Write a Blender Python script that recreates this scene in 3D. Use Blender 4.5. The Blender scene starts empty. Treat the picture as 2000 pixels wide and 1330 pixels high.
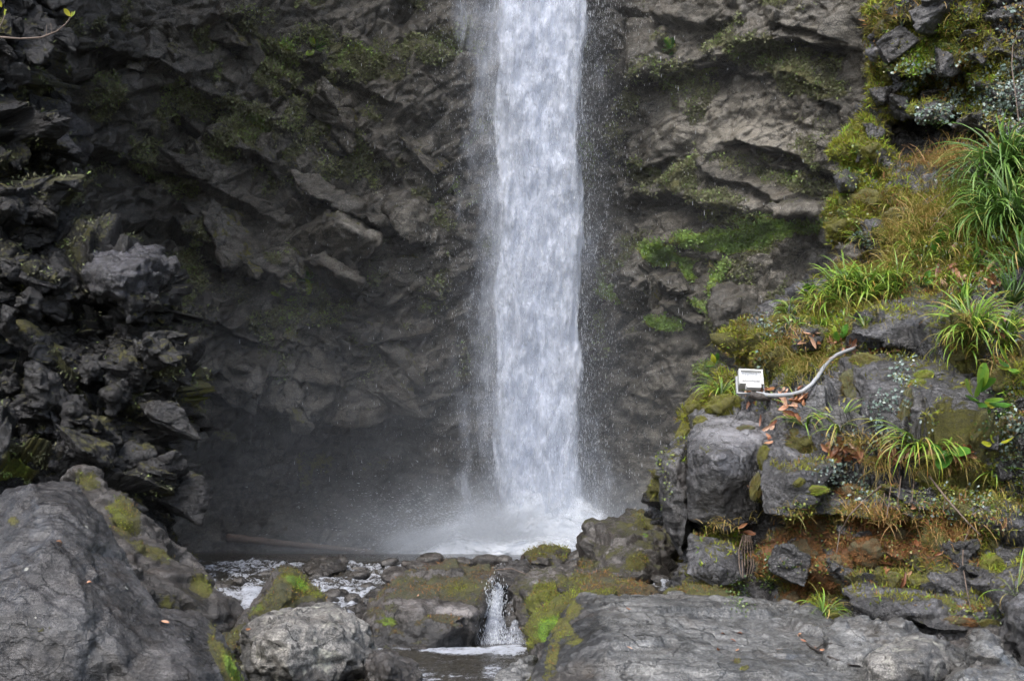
import bpy, bmesh, math, random, time
import numpy as np
from mathutils import Vector, Matrix, Quaternion

random.seed(7)
RNG = np.random.default_rng(11)
R = math.radians
scene = bpy.context.scene
COL = scene.collection
T0 = time.time()

# ------------------------------------------------------------------ camera, sky, sun, exposure
FOC = 2778.0                      # focal length in photo pixels (50 mm on 36 mm, 2000 px wide)
PITCH = math.atan(375.0 / FOC)
CT, ST = math.cos(PITCH), math.sin(PITCH)
cam_d = bpy.data.cameras.new('camera')
cam = bpy.data.objects.new('camera', cam_d); COL.objects.link(cam)
cam.location = (0, 0, 0)
cam.rotation_euler = (math.pi / 2 + PITCH, 0, 0)
cam_d.lens = 50; cam_d.sensor_width = 36; cam_d.clip_start = 0.1; cam_d.clip_end = 2000
scene.camera = cam

SUN_EL, SUN_AZ = 52.0, 205.0      # azimuth clockwise from +Y: behind the camera, a little to the left
world = bpy.data.worlds.new('World'); scene.world = world; world.use_nodes = True
wn = world.node_tree; wn.nodes.clear()
w_out = wn.nodes.new('ShaderNodeOutputWorld'); w_bg = wn.nodes.new('ShaderNodeBackground')
w_sky = wn.nodes.new('ShaderNodeTexSky'); w_sky.sky_type = 'NISHITA'; w_sky.sun_disc = False
w_sky.sun_elevation = R(SUN_EL); w_sky.sun_rotation = R(SUN_AZ)
w_sky.air_density = 1.0; w_sky.dust_density = 3.0; w_sky.ozone_density = 1.0
w_hs = wn.nodes.new('ShaderNodeHueSaturation'); w_hs.inputs['Saturation'].default_value = 0.80
w_bg.inputs['Strength'].default_value = 0.15
wn.links.new(w_sky.outputs[0], w_hs.inputs['Color']); wn.links.new(w_hs.outputs[0], w_bg.inputs[0])
wn.links.new(w_bg.outputs[0], w_out.inputs[0])
sun_d = bpy.data.lights.new('sun', 'SUN'); sun_d.energy = 1.3; sun_d.angle = R(35); sun_d.color = (1.0, 0.975, 0.94)
sun = bpy.data.objects.new('sun', sun_d); COL.objects.link(sun)
_sd = Vector((math.sin(R(SUN_AZ)) * math.cos(R(SUN_EL)), math.cos(R(SUN_AZ)) * math.cos(R(SUN_EL)), math.sin(R(SUN_EL))))
sun.rotation_euler = _sd.to_track_quat('Z', 'Y').to_euler(); sun.location = _sd * 60
scene.view_settings.view_transform = 'Standard'; scene.view_settings.look = 'None'
scene.view_settings.gamma = 1.0; scene.view_settings.use_curve_mapping = False
scene.view_settings.exposure = 1.5
scene.cycles.use_denoising = True
scene.cycles.transparent_max_bounces = 24
scene.cycles.max_bounces = 6; scene.cycles.diffuse_bounces = 3; scene.cycles.glossy_bounces = 3
scene.cycles.transmission_bounces = 4; scene.cycles.volume_bounces = 1
scene.cycles.volume_step_rate = 2.0; scene.cycles.volume_max_steps = 128
scene.cycles.sample_clamp_indirect = 4.0
scene.cycles.use_adaptive_sampling = True; scene.cycles.adaptive_threshold = 0.03

# ------------------------------------------------------------------ geometry helpers
def P(x, y, D):
    """photo pixel + distance (metres along Y) -> world point"""
    cx = (x - 1000.0) / FOC; cy = (665.0 - y) / FOC
    wy = CT - ST * cy; wz = ST + CT * cy
    s = D / wy
    return Vector((cx * s, D, wz * s))

def Pn(x, y, D):
    x, y, D = np.broadcast_arrays(np.asarray(x, float), np.asarray(y, float), np.asarray(D, float))
    cx = (x - 1000.0) / FOC; cy = (665.0 - y) / FOC
    wy = CT - ST * cy; wz = ST + CT * cy
    s = D / wy
    return np.stack([cx * s, D, wz * s], -1)

def to_px(V):
    X, Y, Z = V[:, 0], V[:, 1], V[:, 2]
    f = Y * CT + Z * ST; u = -Y * ST + Z * CT
    f = np.maximum(f, 0.1)
    return 1000 + X / f * FOC, 665 - u / f * FOC

_G = RNG.normal(size=(64, 3)).astype(np.float32); _G /= np.linalg.norm(_G, axis=1)[:, None]
def _hash(i, j, k, seed):
    n = (i.astype(np.uint32) * np.uint32(374761393) + j.astype(np.uint32) * np.uint32(668265263)
         + k.astype(np.uint32) * np.uint32(2246822519) + np.uint32((seed * 3266489917) & 0xffffffff))
    n = (n ^ (n >> np.uint32(13))) * np.uint32(1274126177)
    return n ^ (n >> np.uint32(16))

def perlin(p, seed=0):
    p = p.astype(np.float32)
    c = np.floor(p).astype(np.int32); f = p - c
    w = f * f * f * (f * (f * 6 - 15) + 10)
    out = 0
    for a in (0, 1):
        wa = w[:, 0] if a else 1 - w[:, 0]
        for b in (0, 1):
            wb = w[:, 1] if b else 1 - w[:, 1]
            for d in (0, 1):
                wd = w[:, 2] if d else 1 - w[:, 2]
                g = _G[_hash(c[:, 0] + a, c[:, 1] + b, c[:, 2] + d, seed) & np.uint32(63)]
                out = out + wa * wb * wd * (g[:, 0] * (f[:, 0] - a) + g[:, 1] * (f[:, 1] - b) + g[:, 2] * (f[:, 2] - d))
    return out * 1.6

def fbm(p, octv=4, seed=0, gain=0.5):
    a, s, q = 1.0, 0.0, p
    for o in range(octv):
        s = s + a * perlin(q + 17.3 * o, seed + o); q = q * 2.03; a *= gain
    return s

def rotm(rx, ry, rz):
    return np.array(Matrix.Rotation(rz, 3, 'Z') @ Matrix.Rotation(ry, 3, 'Y') @ Matrix.Rotation(rx, 3, 'X'))

def facets(p, size, seed=0, rot=None, tilt=0.7, warp=0.25):
    """broken plates: every cell has its own offset and its own tilted plane"""
    q = p if rot is None else p @ rot
    q = (q / np.asarray(size)).astype(np.float32)
    if warp:
        q = q + warp * np.stack([perlin(q * 0.9 + 5, seed + 71), perlin(q * 0.9 + 31, seed + 72), perlin(q * 0.9 + 57, seed + 73)], -1)
    c = np.floor(q - 0.5).astype(np.int32)
    best = np.full(len(q), 1e9, np.float32); second = best.copy(); val = np.zeros(len(q), np.float32)
    for a in (0, 1):
        for b in (0, 1):
            for d in (0, 1):
                i, j, k = c[:, 0] + a, c[:, 1] + b, c[:, 2] + d
                h = _hash(i, j, k, seed)
                jx = (h & 255) / 255.0; jy = ((h >> np.uint32(8)) & 255) / 255.0; jz = ((h >> np.uint32(16)) & 255) / 255.0
                dx = q[:, 0] - (i + 0.15 + 0.7 * jx); dy = q[:, 1] - (j + 0.15 + 0.7 * jy); dz = q[:, 2] - (k + 0.15 + 0.7 * jz)
                d2 = (dx * dx + dy * dy + dz * dz).astype(np.float32)
                g = _G[(h >> np.uint32(4)) & np.uint32(63)]
                v = ((h >> np.uint32(11)) & 1023) / 1023.0 - 0.5 + tilt * (g[:, 0] * dx + g[:, 1] * dy + g[:, 2] * dz)
                m = d2 < best
                second = np.where(m, best, np.minimum(second, d2))
                val = np.where(m, v, val).astype(np.float32)
                best = np.where(m, d2, best)
    val = np.clip(val, -0.75, 0.75)
    edge = np.sqrt(second) - np.sqrt(best)
    return val, edge

def sm(a, b, x):
    t = np.clip((x - a) / (b - a), 0, 1); return t * t * (3 - 2 * t)

def mesh_np(name, V, F):
    me = bpy.data.meshes.new(name)
    V = np.asarray(V, np.float32); F = np.asarray(F, np.int32)
    k = F.shape[1]
    me.vertices.add(len(V)); me.vertices.foreach_set('co', V.ravel())
    me.loops.add(F.size); me.loops.foreach_set('vertex_index', F.ravel())
    me.polygons.add(len(F)); me.polygons.foreach_set('loop_start', np.arange(0, F.size, k, dtype=np.int32))
    me.update(calc_edges=True)
    return me

def link(name, me, mat=None, parent=None, smooth=True):
    o = bpy.data.objects.new(name, me); COL.objects.link(o)
    if mat is not None:
        me.materials.clear(); me.materials.append(mat)
    if smooth and me is not None: me.polygons.foreach_set('use_smooth', np.ones(len(me.polygons), bool))
    if parent is not None: o.parent = parent
    return o

def tag(o, label=None, cat=None, group=None, kind=None):
    if label: o['label'] = label
    if cat: o['category'] = cat
    if group: o['group'] = group
    if kind: o['kind'] = kind
    return o

def empty(name, loc, label=None, cat=None, group=None, kind=None):
    o = bpy.data.objects.new(name, None); COL.objects.link(o); o.location = loc; o.empty_display_size = 0.1
    return tag(o, label, cat, group, kind)

def grid_faces(nr, nc):
    i = np.arange(nr - 1)[:, None] * nc + np.arange(nc - 1)[None, :]
    return np.stack([i, i + 1, i + nc + 1, i + nc], -1).reshape(-1, 4)

def grid_normals(G):
    du = np.gradient(G, axis=1); dv = np.gradient(G, axis=0)
    n = np.cross(du, dv); n /= np.linalg.norm(n, axis=-1)[..., None] + 1e-9
    return n

def get_v(me):
    a = np.empty(len(me.vertices) * 3, np.float32); me.vertices.foreach_get('co', a); return a.reshape(-1, 3)
def get_n(me):
    a = np.empty(len(me.vertices) * 3, np.float32); me.vertex_normals.foreach_get('vector', a); return a.reshape(-1, 3)
def set_v(me, V):
    me.vertices.foreach_set('co', V.astype(np.float32).ravel()); me.update()

def relax(me, V, it=2, k=.5):
    e = np.empty(len(me.edges) * 2, np.int32); me.edges.foreach_get('vertices', e); e = e.reshape(-1, 2); n = len(V)
    ii = np.concatenate([e[:, 0], e[:, 1]]); jj = np.concatenate([e[:, 1], e[:, 0]]); c = np.bincount(ii, minlength=n).astype(float)[:, None]
    for _ in range(it):
        A = np.stack([np.bincount(ii, weights=V[jj, a], minlength=n) for a in range(3)], 1) / c
        V = V * (1 - k) + A * k
    return V

def set_mask(me, r, g, b):
    at = me.color_attributes.new('mask', 'FLOAT_COLOR', 'POINT')
    n = len(me.vertices); c = np.ones((n, 4), np.float32)
    c[:, 0] = r; c[:, 1] = g; c[:, 2] = b
    at.data.foreach_set('color', c.ravel())

def rbf(pts):
    pts = np.array(pts, float); n = len(pts)
    xy = pts[:, :2] / 500.0
    def U(d2): return 0.5 * d2 * np.log(d2 + 1e-9)
    d2 = ((xy[:, None] - xy[None]) ** 2).sum(-1)
    A = np.zeros((n + 3, n + 3)); A[:n, :n] = U(d2) + 0.002 * np.eye(n)
    A[:n, n] = 1; A[:n, n + 1:] = xy; A[n, :n] = 1; A[n + 1:, :n] = xy.T
    w = np.linalg.solve(A, np.concatenate([pts[:, 2], [0, 0, 0]]))
    def f(x, y):
        q = np.stack([x, y], -1) / 500.0
        out = w[n] + q @ w[n + 1:]
        for i in range(n):
            out = out + w[i] * U(((q - xy[i]) ** 2).sum(-1))
        return out
    return f

def crease(px, py, line, fwd, back, w1=14.0, w2=70.0):
    """a ledge: just above the line the rock comes forward, just below it is undercut (metres, forward positive)"""
    L = np.array(line, float)
    yl = np.interp(px, L[:, 0], L[:, 1])
    x0, x1 = L[0, 0], L[-1, 0]; t = 0.16 * (x1 - x0) + 8
    e = sm(x0 - t * .3, x0 + t, px) * (1 - sm(x1 - t, x1 + t * .3, px))
    s = py - yl                               # >0 below
    below = np.where(s > 0, -back * np.exp(-s / w2), 0)
    above = np.where(s <= 0, fwd * np.exp(s / w2), 0)
    lo = sm(-2, w1 * 0.4, s)
    return e * (above * (1 - lo) + below)

def blobs(px, py, lst, wob=None):
    """soft union of ellipses (cx, cy, rx, ry, degrees, strength)"""
    m = np.zeros(px.shape, np.float32)
    for (cx, cy, rx, ry, a, s) in lst:
        a = R(a); dx, dy = px - cx, py - cy
        u = (dx * math.cos(a) + dy * math.sin(a)) / rx; v = (-dx * math.sin(a) + dy * math.cos(a)) / ry
        d = np.sqrt(u * u + v * v)
        if wob is not None: d = d + wob
        m = np.maximum(m, s * (1 - sm(0.55, 1.15, d)))
    return m

# ------------------------------------------------------------------ materials
class NT:
    def __init__(s, name):
        s.m = bpy.data.materials.new(name); s.m.use_nodes = True; s.t = s.m.node_tree; s.t.nodes.clear()
        s.out = s.n('OutputMaterial')
    def n(s, kind, **kw):
        nd = s.t.nodes.new('ShaderNode' + kind)
        for k, v in kw.items(): setattr(nd, k, v)
        return nd
    def l(s, a, b): s.t.links.new(a, b)
    def pos(s): return s.n('NewGeometry').outputs['Position']
    def mapping(s, v, scale=(1, 1, 1), rot=(0, 0, 0), loc=(0, 0, 0)):
        m = s.n('Mapping'); s.l(v, m.inputs[0]); m.inputs['Scale'].default_value = scale
        m.inputs['Rotation'].default_value = rot; m.inputs['Location'].default_value = loc; return m.outputs[0]
    def noise(s, v, scale, detail=6, rough=0.55, dist=0.0):
        n = s.n('TexNoise'); s.l(v, n.inputs['Vector']); n.inputs['Scale'].default_value = scale
        n.inputs['Detail'].default_value = detail; n.inputs['Roughness'].default_value = rough
        n.inputs['Distortion'].default_value = dist; return n.outputs['Fac']
    def voro(s, v, scale, feature='F1', out='Distance', rnd=1.0):
        n = s.n('TexVoronoi'); n.feature = feature; s.l(v, n.inputs['Vector']); n.inputs['Scale'].default_value = scale
        n.inputs['Randomness'].default_value = rnd; return n.outputs[out]
    def ramp(s, f, stops, interp='LINEAR'):
        r = s.n('ValToRGB'); r.color_ramp.interpolation = interp; e = r.color_ramp.elements
        while len(e) < len(stops): e.new(0.5)
        for i, (p, c) in enumerate(stops):
            e[i].position = p; e[i].color = (c[0], c[1], c[2], 1) if hasattr(c, '__len__') else (c, c, c, 1)
        s.l(f, r.inputs[0]); return r.outputs[0]
    def math(s, op, a, b=None, clamp=False):
        m = s.n('Math', operation=op, use_clamp=clamp)
        for i, v in enumerate((a, b)):
            if v is None: continue
            if isinstance(v, (int, float)): m.inputs[i].default_value = v
            else: s.l(v, m.inputs[i])
        return m.outputs[0]
    def mix(s, f, a, b, blend='MIX'):
        m = s.n('Mix', data_type='RGBA', blend_type=blend)
        for i, v in ((0, f), (6, a), (7, b)):
            if isinstance(v, (int, float)): m.inputs[i].default_value = v
            elif isinstance(v, tuple): m.inputs[i].default_value = (*v, 1) if len(v) == 3 else v
            else: s.l(v, m.inputs[i])
        return m.outputs[2]
    def mixf(s, f, a, b):
        m = s.n('Mix', data_type='FLOAT')
        for i, v in ((0, f), (2, a), (3, b)):
            if isinstance(v, (int, float)): m.inputs[i].default_value = v
            else: s.l(v, m.inputs[i])
        return m.outputs[0]
    def bump(s, h, dist, strength=1.0, prev=None):
        b = s.n('Bump'); s.l(h, b.inputs['Height']); b.inputs['Distance'].default_value = dist
        b.inputs['Strength'].default_value = strength
        if prev is not None: s.l(prev, b.inputs['Normal'])
        return b.outputs[0]
    def bsdf(s, color, rough, normal=None, spec=0.5, **kw):
        b = s.n('BsdfPrincipled')
        for k, v in (('Base Color', color), ('Roughness', rough), ('Normal', normal), ('Specular IOR Level', spec)):
            if v is None: continue
            if isinstance(v, (int, float)): b.inputs[k].default_value = v
            elif isinstance(v, tuple): b.inputs[k].default_value = (*v, 1)
            else: s.l(v, b.inputs[k])
        for k, v in kw.items(): b.inputs[k.replace('_', ' ')].default_value = v
        return b.outputs[0]
    def done(s, sh, vol=None):
        if sh is not None: s.l(sh, s.out.inputs['Surface'])
        if vol is not None: s.l(vol, s.out.inputs['Volume'])
        return s.m

def rock_mat(name, dark, mid, light, scale=1.0, strata=(0.3, 0.2, 0.0), streak=6.0, rough=(0.32, 0.62), lichen=0.0,
             bumpk=1.0, tone=0.0, rust=0.25, spec=0.5, pale=0.0, fine=1.0, huev=0.7, mb=1.0, coat=0.35):
    t = NT(name); p = t.pos()
    at = t.n('Attribute'); at.attribute_name = 'mask'
    sep = t.n('SeparateColor'); t.l(at.outputs['Color'], sep.inputs[0])
    mR, mG, mB = sep.outputs[0], sep.outputs[1], sep.outputs[2]
    big = t.noise(p, 0.9 * scale, 5, 0.6, 0.4)
    ps = t.mapping(p, (1, 1, streak), strata)
    st = t.noise(ps, 3.2 * scale, 9, 0.68, 0.7)
    md = t.noise(p, 7.0 * scale, 8, 0.65, 0.3)
    fn = t.noise(p, 60.0 * scale, 4, 0.6)
    v = t.math('ADD', t.math('MULTIPLY', big, 0.45), t.math('MULTIPLY', st, 0.65))
    v = t.math('ADD', v, t.math('MULTIPLY', md, 0.5))
    v = t.math('SUBTRACT', v, 0.30)
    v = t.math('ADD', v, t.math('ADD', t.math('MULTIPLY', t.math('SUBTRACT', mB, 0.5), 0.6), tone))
    fn2 = t.noise(p, 170.0 * scale, 3, 0.7)
    ck = t.voro(t.mapping(t.n('VectorMath', operation='ADD').outputs[0], (1, 1, 1.8), strata), 2.6 * scale, 'DISTANCE_TO_EDGE')
    va = ck.node.inputs['Vector'].links[0].from_node.inputs[0].links[0].from_node
    nw = t.n('TexNoise'); nw.inputs['Scale'].default_value = 3.0 * scale; nw.inputs['Detail'].default_value = 6; t.l(p, nw.inputs['Vector'])
    sw = t.n('VectorMath', operation='SCALE'); t.l(nw.outputs['Color'], sw.inputs[0]); sw.inputs['Scale'].default_value = 0.55 / scale
    t.l(p, va.inputs[0]); t.l(sw.outputs[0], va.inputs[1])
    crk = t.math('MULTIPLY', t.ramp(ck, [(0.0, 1.0), (0.035, 0.0)]), t.ramp(big, [(0.42, 0.0), (0.55, 1.0)]))
    v = t.math('ADD', v, t.math('MULTIPLY', t.math('SUBTRACT', fn, 0.5), 0.85 * fine))
    v = t.math('ADD', v, t.math('MULTIPLY', t.math('SUBTRACT', fn2, 0.5), 0.8 * fine))
    v = t.math('SUBTRACT', v, t.math('MULTIPLY', crk, 0.35))
    col = t.ramp(v, [(0.26, dark), (0.48, mid), (0.70, light), (0.86, tuple(min(1, c * 1.7) for c in light))])
    # iron and tannin stains
    rs = t.ramp(t.noise(p, 1.7 * scale, 5, 0.7, 1.0), [(0.52, 0.0), (0.72, rust)])
    col = t.mix(rs, col, (mid[0] * 1.25, mid[1] * 0.92, mid[2] * 0.62))
    if pale > 0:      # pale crustose lichen sheets
        pl = t.math('MULTIPLY', t.ramp(t.noise(p, 2.6 * scale, 7, 0.75, 0.6), [(0.54, 0.0), (0.62, pale)]), t.ramp(md, [(0.42, 0.0), (0.6, 1.0)]))
        col = t.mix(pl, col, (0.36, 0.36, 0.29))
    if lichen > 0:    # round white lichen spots
        pw = t.n('VectorMath', operation='ADD'); t.l(p, pw.inputs[0])
        nz = t.n('TexNoise'); nz.inputs['Scale'].default_value = 30; t.l(p, nz.inputs['Vector'])
        sc = t.n('VectorMath', operation='SCALE'); t.l(nz.outputs['Color'], sc.inputs[0]); sc.inputs['Scale'].default_value = 0.012
        t.l(sc.outputs[0], pw.inputs[1])
        vn = t.n('TexVoronoi'); t.l(pw.outputs[0], vn.inputs['Vector']); vn.inputs['Scale'].default_value = 7.5
        vs = t.n('SeparateColor'); t.l(vn.outputs['Color'], vs.inputs[0])
        rad = t.math('ADD', t.math('MULTIPLY', t.math('POWER', vs.outputs[0], 3.0), 0.13 * lichen), 0.03)
        spot = t.math('LESS_THAN', vn.outputs['Distance'], rad)
        spot = t.math('MULTIPLY', spot, t.math('GREATER_THAN', vs.outputs[1], 1.0 - 0.75 * lichen))
        col = t.mix(t.math('MULTIPLY', spot, 0.8), col, (0.28, 0.28, 0.25))
    # moss
    mn = t.noise(p, 5.0 * scale, 8, 0.7, 0.3); mn2 = t.noise(p, 34.0 * scale, 5, 0.65)
    mv = t.math('ADD', mR, t.math('ADD', t.math('MULTIPLY', t.math('SUBTRACT', mn, 0.5), 1.5), t.math('MULTIPLY', t.math('SUBTRACT', mn2, 0.5), 1.3)))
    mf = t.ramp(mv, [(0.44, 0.0), (0.56, 1.0)])
    mf = t.math('MULTIPLY', mf, t.ramp(mR, [(0.02, 0.0), (0.12, 1.0)]))
    hue = t.math('ADD', mG, t.math('MULTIPLY', t.math('SUBTRACT', t.noise(p, 5.0 * scale, 8, 0.75), 0.5), huev))
    MC = [(0.05, (0.17, 0.070, 0.025)), (0.25, (0.085, 0.048, 0.016)), (0.42, (0.070, 0.072, 0.038)), (0.62, (0.085, 0.078, 0.011)), (0.80, (0.12, 0.135, 0.012)), (0.98, (0.13, 0.25, 0.02))]
    mc = t.ramp(hue, [(a_, tuple(min(1, q * 1.45 * mb) for q in c_)) for a_, c_ in MC])
    mcv = t.mix(t.ramp(t.noise(p, 110 * scale, 3, 0.7), [(0.3, 0.85), (0.62, 0.0)]), mc, (0.014, 0.014, 0.005))
    colf = t.mix(mf, col, mcv)
    rg = t.ramp(t.math('ADD', t.math('MULTIPLY', t.noise(p, 2.2 * scale, 6, 0.7), 0.7), t.math('MULTIPLY', fn2, 0.3)), [(0.38, rough[0]), (0.60, rough[1])])
    rgf = t.mixf(mf, rg, 0.85)
    # relief
    rid = t.math('ABSOLUTE', t.math('SUBTRACT', t.noise(ps, 2.3 * scale, 6, 0.6, 0.9), 0.5))
    h1 = t.math('ADD', t.math('MULTIPLY', st, 0.7), t.math('MULTIPLY', t.math('MINIMUM', rid, 0.04), 3.0))
    h1 = t.math('SUBTRACT', h1, t.math('MULTIPLY', crk, 0.18))
    b1 = t.bump(h1, 0.034 * bumpk / scale, 0.9)
    b2 = t.bump(t.noise(p, 16.0 * scale, 10, 0.72), 0.026 * bumpk / scale, 0.9, b1)
    b3 = t.bump(fn, 0.008 * bumpk / scale, 0.9, b2)
    b3 = t.bump(fn2, 0.003 * bumpk / scale, 0.8, b3)
    mh = t.math('MULTIPLY', t.noise(p, 90 * scale, 5, 0.75), mf)
    b4 = t.bump(mh, 0.022 / scale, 1.0, b3)
    sh = t.bsdf(colf, rgf, b4, spec); pn = sh.node
    wetn = t.ramp(t.noise(p, 1.5 * scale, 5, 0.65, 0.6), [(0.50, 0.05), (0.60, 1.0)])
    t.l(t.math('MULTIPLY', t.math('MULTIPLY', wetn, coat), t.math('SUBTRACT', 1.0, mf)), pn.inputs['Coat Weight'])
    pn.inputs['Coat Roughness'].default_value = 0.16; t.l(b3, pn.inputs['Coat Normal'])
    return t.done(sh)

CM = 0.30
M_cliff = rock_mat('dark_cliff_rock', (0.010, 0.009, 0.007), (0.048, 0.043, 0.033), (0.135, 0.125, 0.105), scale=0.55, strata=(0.2, R(38), 0.1), streak=3.5, bumpk=0.9, rough=(0.25, 0.6), huev=0.3, mb=1.5, coat=.5)
M_left = rock_mat('black_wet_rock', (0.002, 0.002, 0.002), (0.0065, 0.0062, 0.006), (0.034, 0.034, 0.039), scale=0.9, strata=(0.1, R(12), 0), streak=4, bumpk=1.2, rough=(0.14, 0.6), spec=0.5, huev=0.4)
M_bank = rock_mat('bank_rock', (0.007, 0.0066, 0.0062), (0.030, 0.029, 0.029), (0.105, 0.104, 0.11), scale=1.0, strata=(0.2, R(-8), 0), streak=4, rough=(0.10, 0.6), spec=0.55, coat=.9)
M_slab = rock_mat('grey_slab_rock', (0.017, 0.017, 0.0165), (0.060, 0.060, 0.057), (0.155, 0.155, 0.15), scale=1.1, strata=(0.5, R(14), 0.3), streak=9, rough=(0.14, 0.62), spec=0.5, coat=.8, lichen=0.12, rust=0.35, bumpk=0.55)
M_bigl = rock_mat('brown_grey_boulder_rock', (0.004, 0.0037, 0.0034), (0.017, 0.0155, 0.0145), (0.066, 0.063, 0.062), scale=1.1, strata=(0.3, R(50), 0.3), streak=4, rough=(0.12, 0.6), spec=0.5, coat=.9, lichen=0.75, rust=0.4, bumpk=0.7)
M_round = rock_mat('veined_grey_rock', (0.018, 0.0175, 0.016), (0.085, 0.081, 0.074), (0.24, 0.23, 0.21), scale=1.5, strata=(0.4, R(-14), 0.4), streak=5, rough=(0.35, 0.65), lichen=0.3, pale=0.7, bumpk=0.9)
M_mossb = rock_mat('mossy_brown_boulder_rock', (0.008, 0.0073, 0.0066), (0.030, 0.026, 0.022), (0.10, 0.092, 0.088), scale=1.2, strata=(0.3, R(20), 0), streak=3, rough=(0.2, 0.6), rust=0.5, mb=0.72, huev=.8)
M_wet = rock_mat('wet_black_stone', (0.008, 0.008, 0.008), (0.022, 0.020, 0.018), (0.06, 0.055, 0.05), scale=2.0, streak=2, rough=(0.10, 0.35), rust=0.3)
M_mossy = rock_mat('green_moss', (0.02, 0.018, 0.012), (0.04, 0.035, 0.02), (0.08, 0.07, 0.04), scale=2.4, rough=(0.6, 0.9))
# ------------------------------------------------------------------ large structure: the cliff behind the fall
def persp_grid(xs, ys, Dfun):
    X, Y = np.meshgrid(xs, ys)
    D = Dfun(X, Y)
    return X, Y, Pn(X, Y, D)

def span(*segs):
    out = []
    for a, b, st in segs: out.append(np.arange(a, b, st))
    return np.unique(np.concatenate(out))

def build_cliff():
    xs = span((-900, 60, 30), (60, 1760, 3.1), (1760, 2600, 30))
    ys = np.unique(np.concatenate([np.arange(-3200, -60, 60), np.arange(-60, 1100, 3.0), np.arange(1100, 1200, 25)]))
    base = rbf([(0, -100, 25.5), (0, 300, 25.5), (0, 700, 25), (0, 1080, 25), (-800, 300, 15), (-800, 1000, 15), (300, -50, 28), (300, 400, 28.2), (300, 760, 28), (300, 900, 29.3), (300, 1060, 29.0),
                (600, 0, 29), (600, 300, 29), (600, 560, 29.0), (600, 780, 29.4), (600, 900, 30.4), (600, 1060, 30.2), (850, 100, 29.8), (850, 500, 30), (850, 800, 30.2), (850, 950, 30.8),
                (1050, 0, 31), (1050, 600, 31), (1050, 1060, 31), (1220, 100, 29.2), (1220, 300, 29.8), (1220, 600, 29.6), (1220, 950, 30), (1400, 60, 28.2), (1400, 250, 28.6), (1400, 450, 28.8), (1450, 600, 28.4),
                (1400, 800, 28.8), (1400, 1000, 29), (1600, 0, 27), (1600, 200, 27.4), (1600, 400, 27.6), (1600, 600, 27.2), (1600, 900, 27.5), (2400, 300, 20), (2400, 1000, 20),
                (600, -1500, 29), (1400, -1500, 28.5), (600, -3200, 30), (1400, -3200, 30), (2500, -3200, 24), (-800, -3200, 18)])
    X, Y, G = persp_grid(xs, ys, base)
    sh = G.shape; px, py = X.ravel(), Y.ravel(); V = G.reshape(-1, 3)
    N = grid_normals(G).reshape(-1, 3); N *= np.sign(-N[:, 1:2] + 1e-6)
    vis = sm(-400, -50, py)
    # hand placed ledges (photo pixels): forward above the line, undercut below
    f = np.zeros(len(px))
    wobx = px + 26 * perlin(V * 0.9, 5); woby = py + 22 * perlin(V * 0.8 + 9, 6) + 7 * perlin(V * 3.1, 8)
    C = [([(120, 95), (250, 110), (420, 190), (560, 240)], .35, .5, 60), ([(330, 60), (470, 60), (620, 130), (800, 210)], .3, .35, 50),
         ([(150, 250), (260, 330), (420, 390), (560, 430)], .35, .5, 70), ([(340, 205), (470, 290), (560, 360)], .35, .55, 45), ([(480, 120), (560, 150), (650, 225), (740, 310), (800, 350)], .3, .35, 45),
         ([(200, 440), (330, 440), (430, 500), (580, 560), (660, 590)], .3, .7, 90), ([(560, 330), (650, 390), (760, 465), (850, 490)], .5, .25, 40),
         ([(590, 480), (650, 495), (720, 550)], .35, .35, 30), ([(650, 400), (700, 470), (755, 460)], .15, .3, 30), ([(330, 600), (450, 640), (560, 700)], .25, .4, 50),
         ([(640, 645), (720, 668), (800, 655), (880, 640)], .25, .35, 45), ([(340, 745), (480, 775), (600, 800), (700, 830), (800, 820), (880, 790)], .5, 1.0, 60),
         ([(560, 830), (700, 860), (800, 835), (870, 870)], .2, .4, 40), ([(340, 700), (430, 740), (560, 735)], .25, .3, 40), ([(700, 560), (760, 590), (840, 560)], .15, .3, 40),
         ([(600, 660), (690, 700), (760, 680)], .2, .25, 30), ([(560, 740), (620, 745), (680, 760)], .25, .3, 30),
         ([(1170, 20), (1250, 25), (1350, 60), (1450, 40)], .2, .35, 40), ([(1200, 165), (1290, 150), (1390, 130), (1470, 90), (1560, 75), (1680, 100)], .5, .7, 45), ([(1520, 45), (1600, 60), (1670, 90)], .2, .3, 30),
         ([(1500, 95), (1580, 90), (1660, 110)], .2, .2, 30), ([(1400, 115), (1500, 145), (1560, 160), (1660, 190)], .15, .2, 30),
         ([(1560, 165), (1600, 190), (1655, 215)], .2, .25, 25), ([(1220, 320), (1265, 322), (1310, 318)], .3, .5, 22),
         ([(1400, 275), (1480, 300), (1560, 320), (1660, 330)], .5, .75, 35), ([(1340, 300), (1400, 345), (1480, 375), (1540, 405), (1640, 410)], .35, .15, 18),
         ([(1210, 400), (1290, 385), (1370, 390), (1440, 415)], .4, .8, 50), ([(1370, 392), (1430, 410), (1520, 430), (1600, 425)], .3, .12, 16),
         ([(1450, 300), (1520, 345), (1620, 370)], .2, .2, 24),
         ([(1290, 500), (1350, 506), (1410, 500)], .3, .4, 20), ([(1230, 570), (1290, 578), (1350, 570)], .3, .4, 26), ([(1340, 580), (1380, 610), (1440, 640), (1500, 660)], .3, .45, 40),
         ([(1230, 600), (1320, 620), (1400, 650), (1470, 700)], .2, .3, 30), ([(1380, 505), (1480, 500), (1600, 490)], -.1, -.5, 90)]
    for line, a, b, w in C: f += crease(wobx, woby, line, a * .75, b * (.6 if line[0][0] < 900 else .7), 12, w)
    rotA = rotm(0, R(-36), 0); rotB = rotm(0, R(-16), 0)
    lw = (1 - sm(900, 1150, px))
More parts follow.
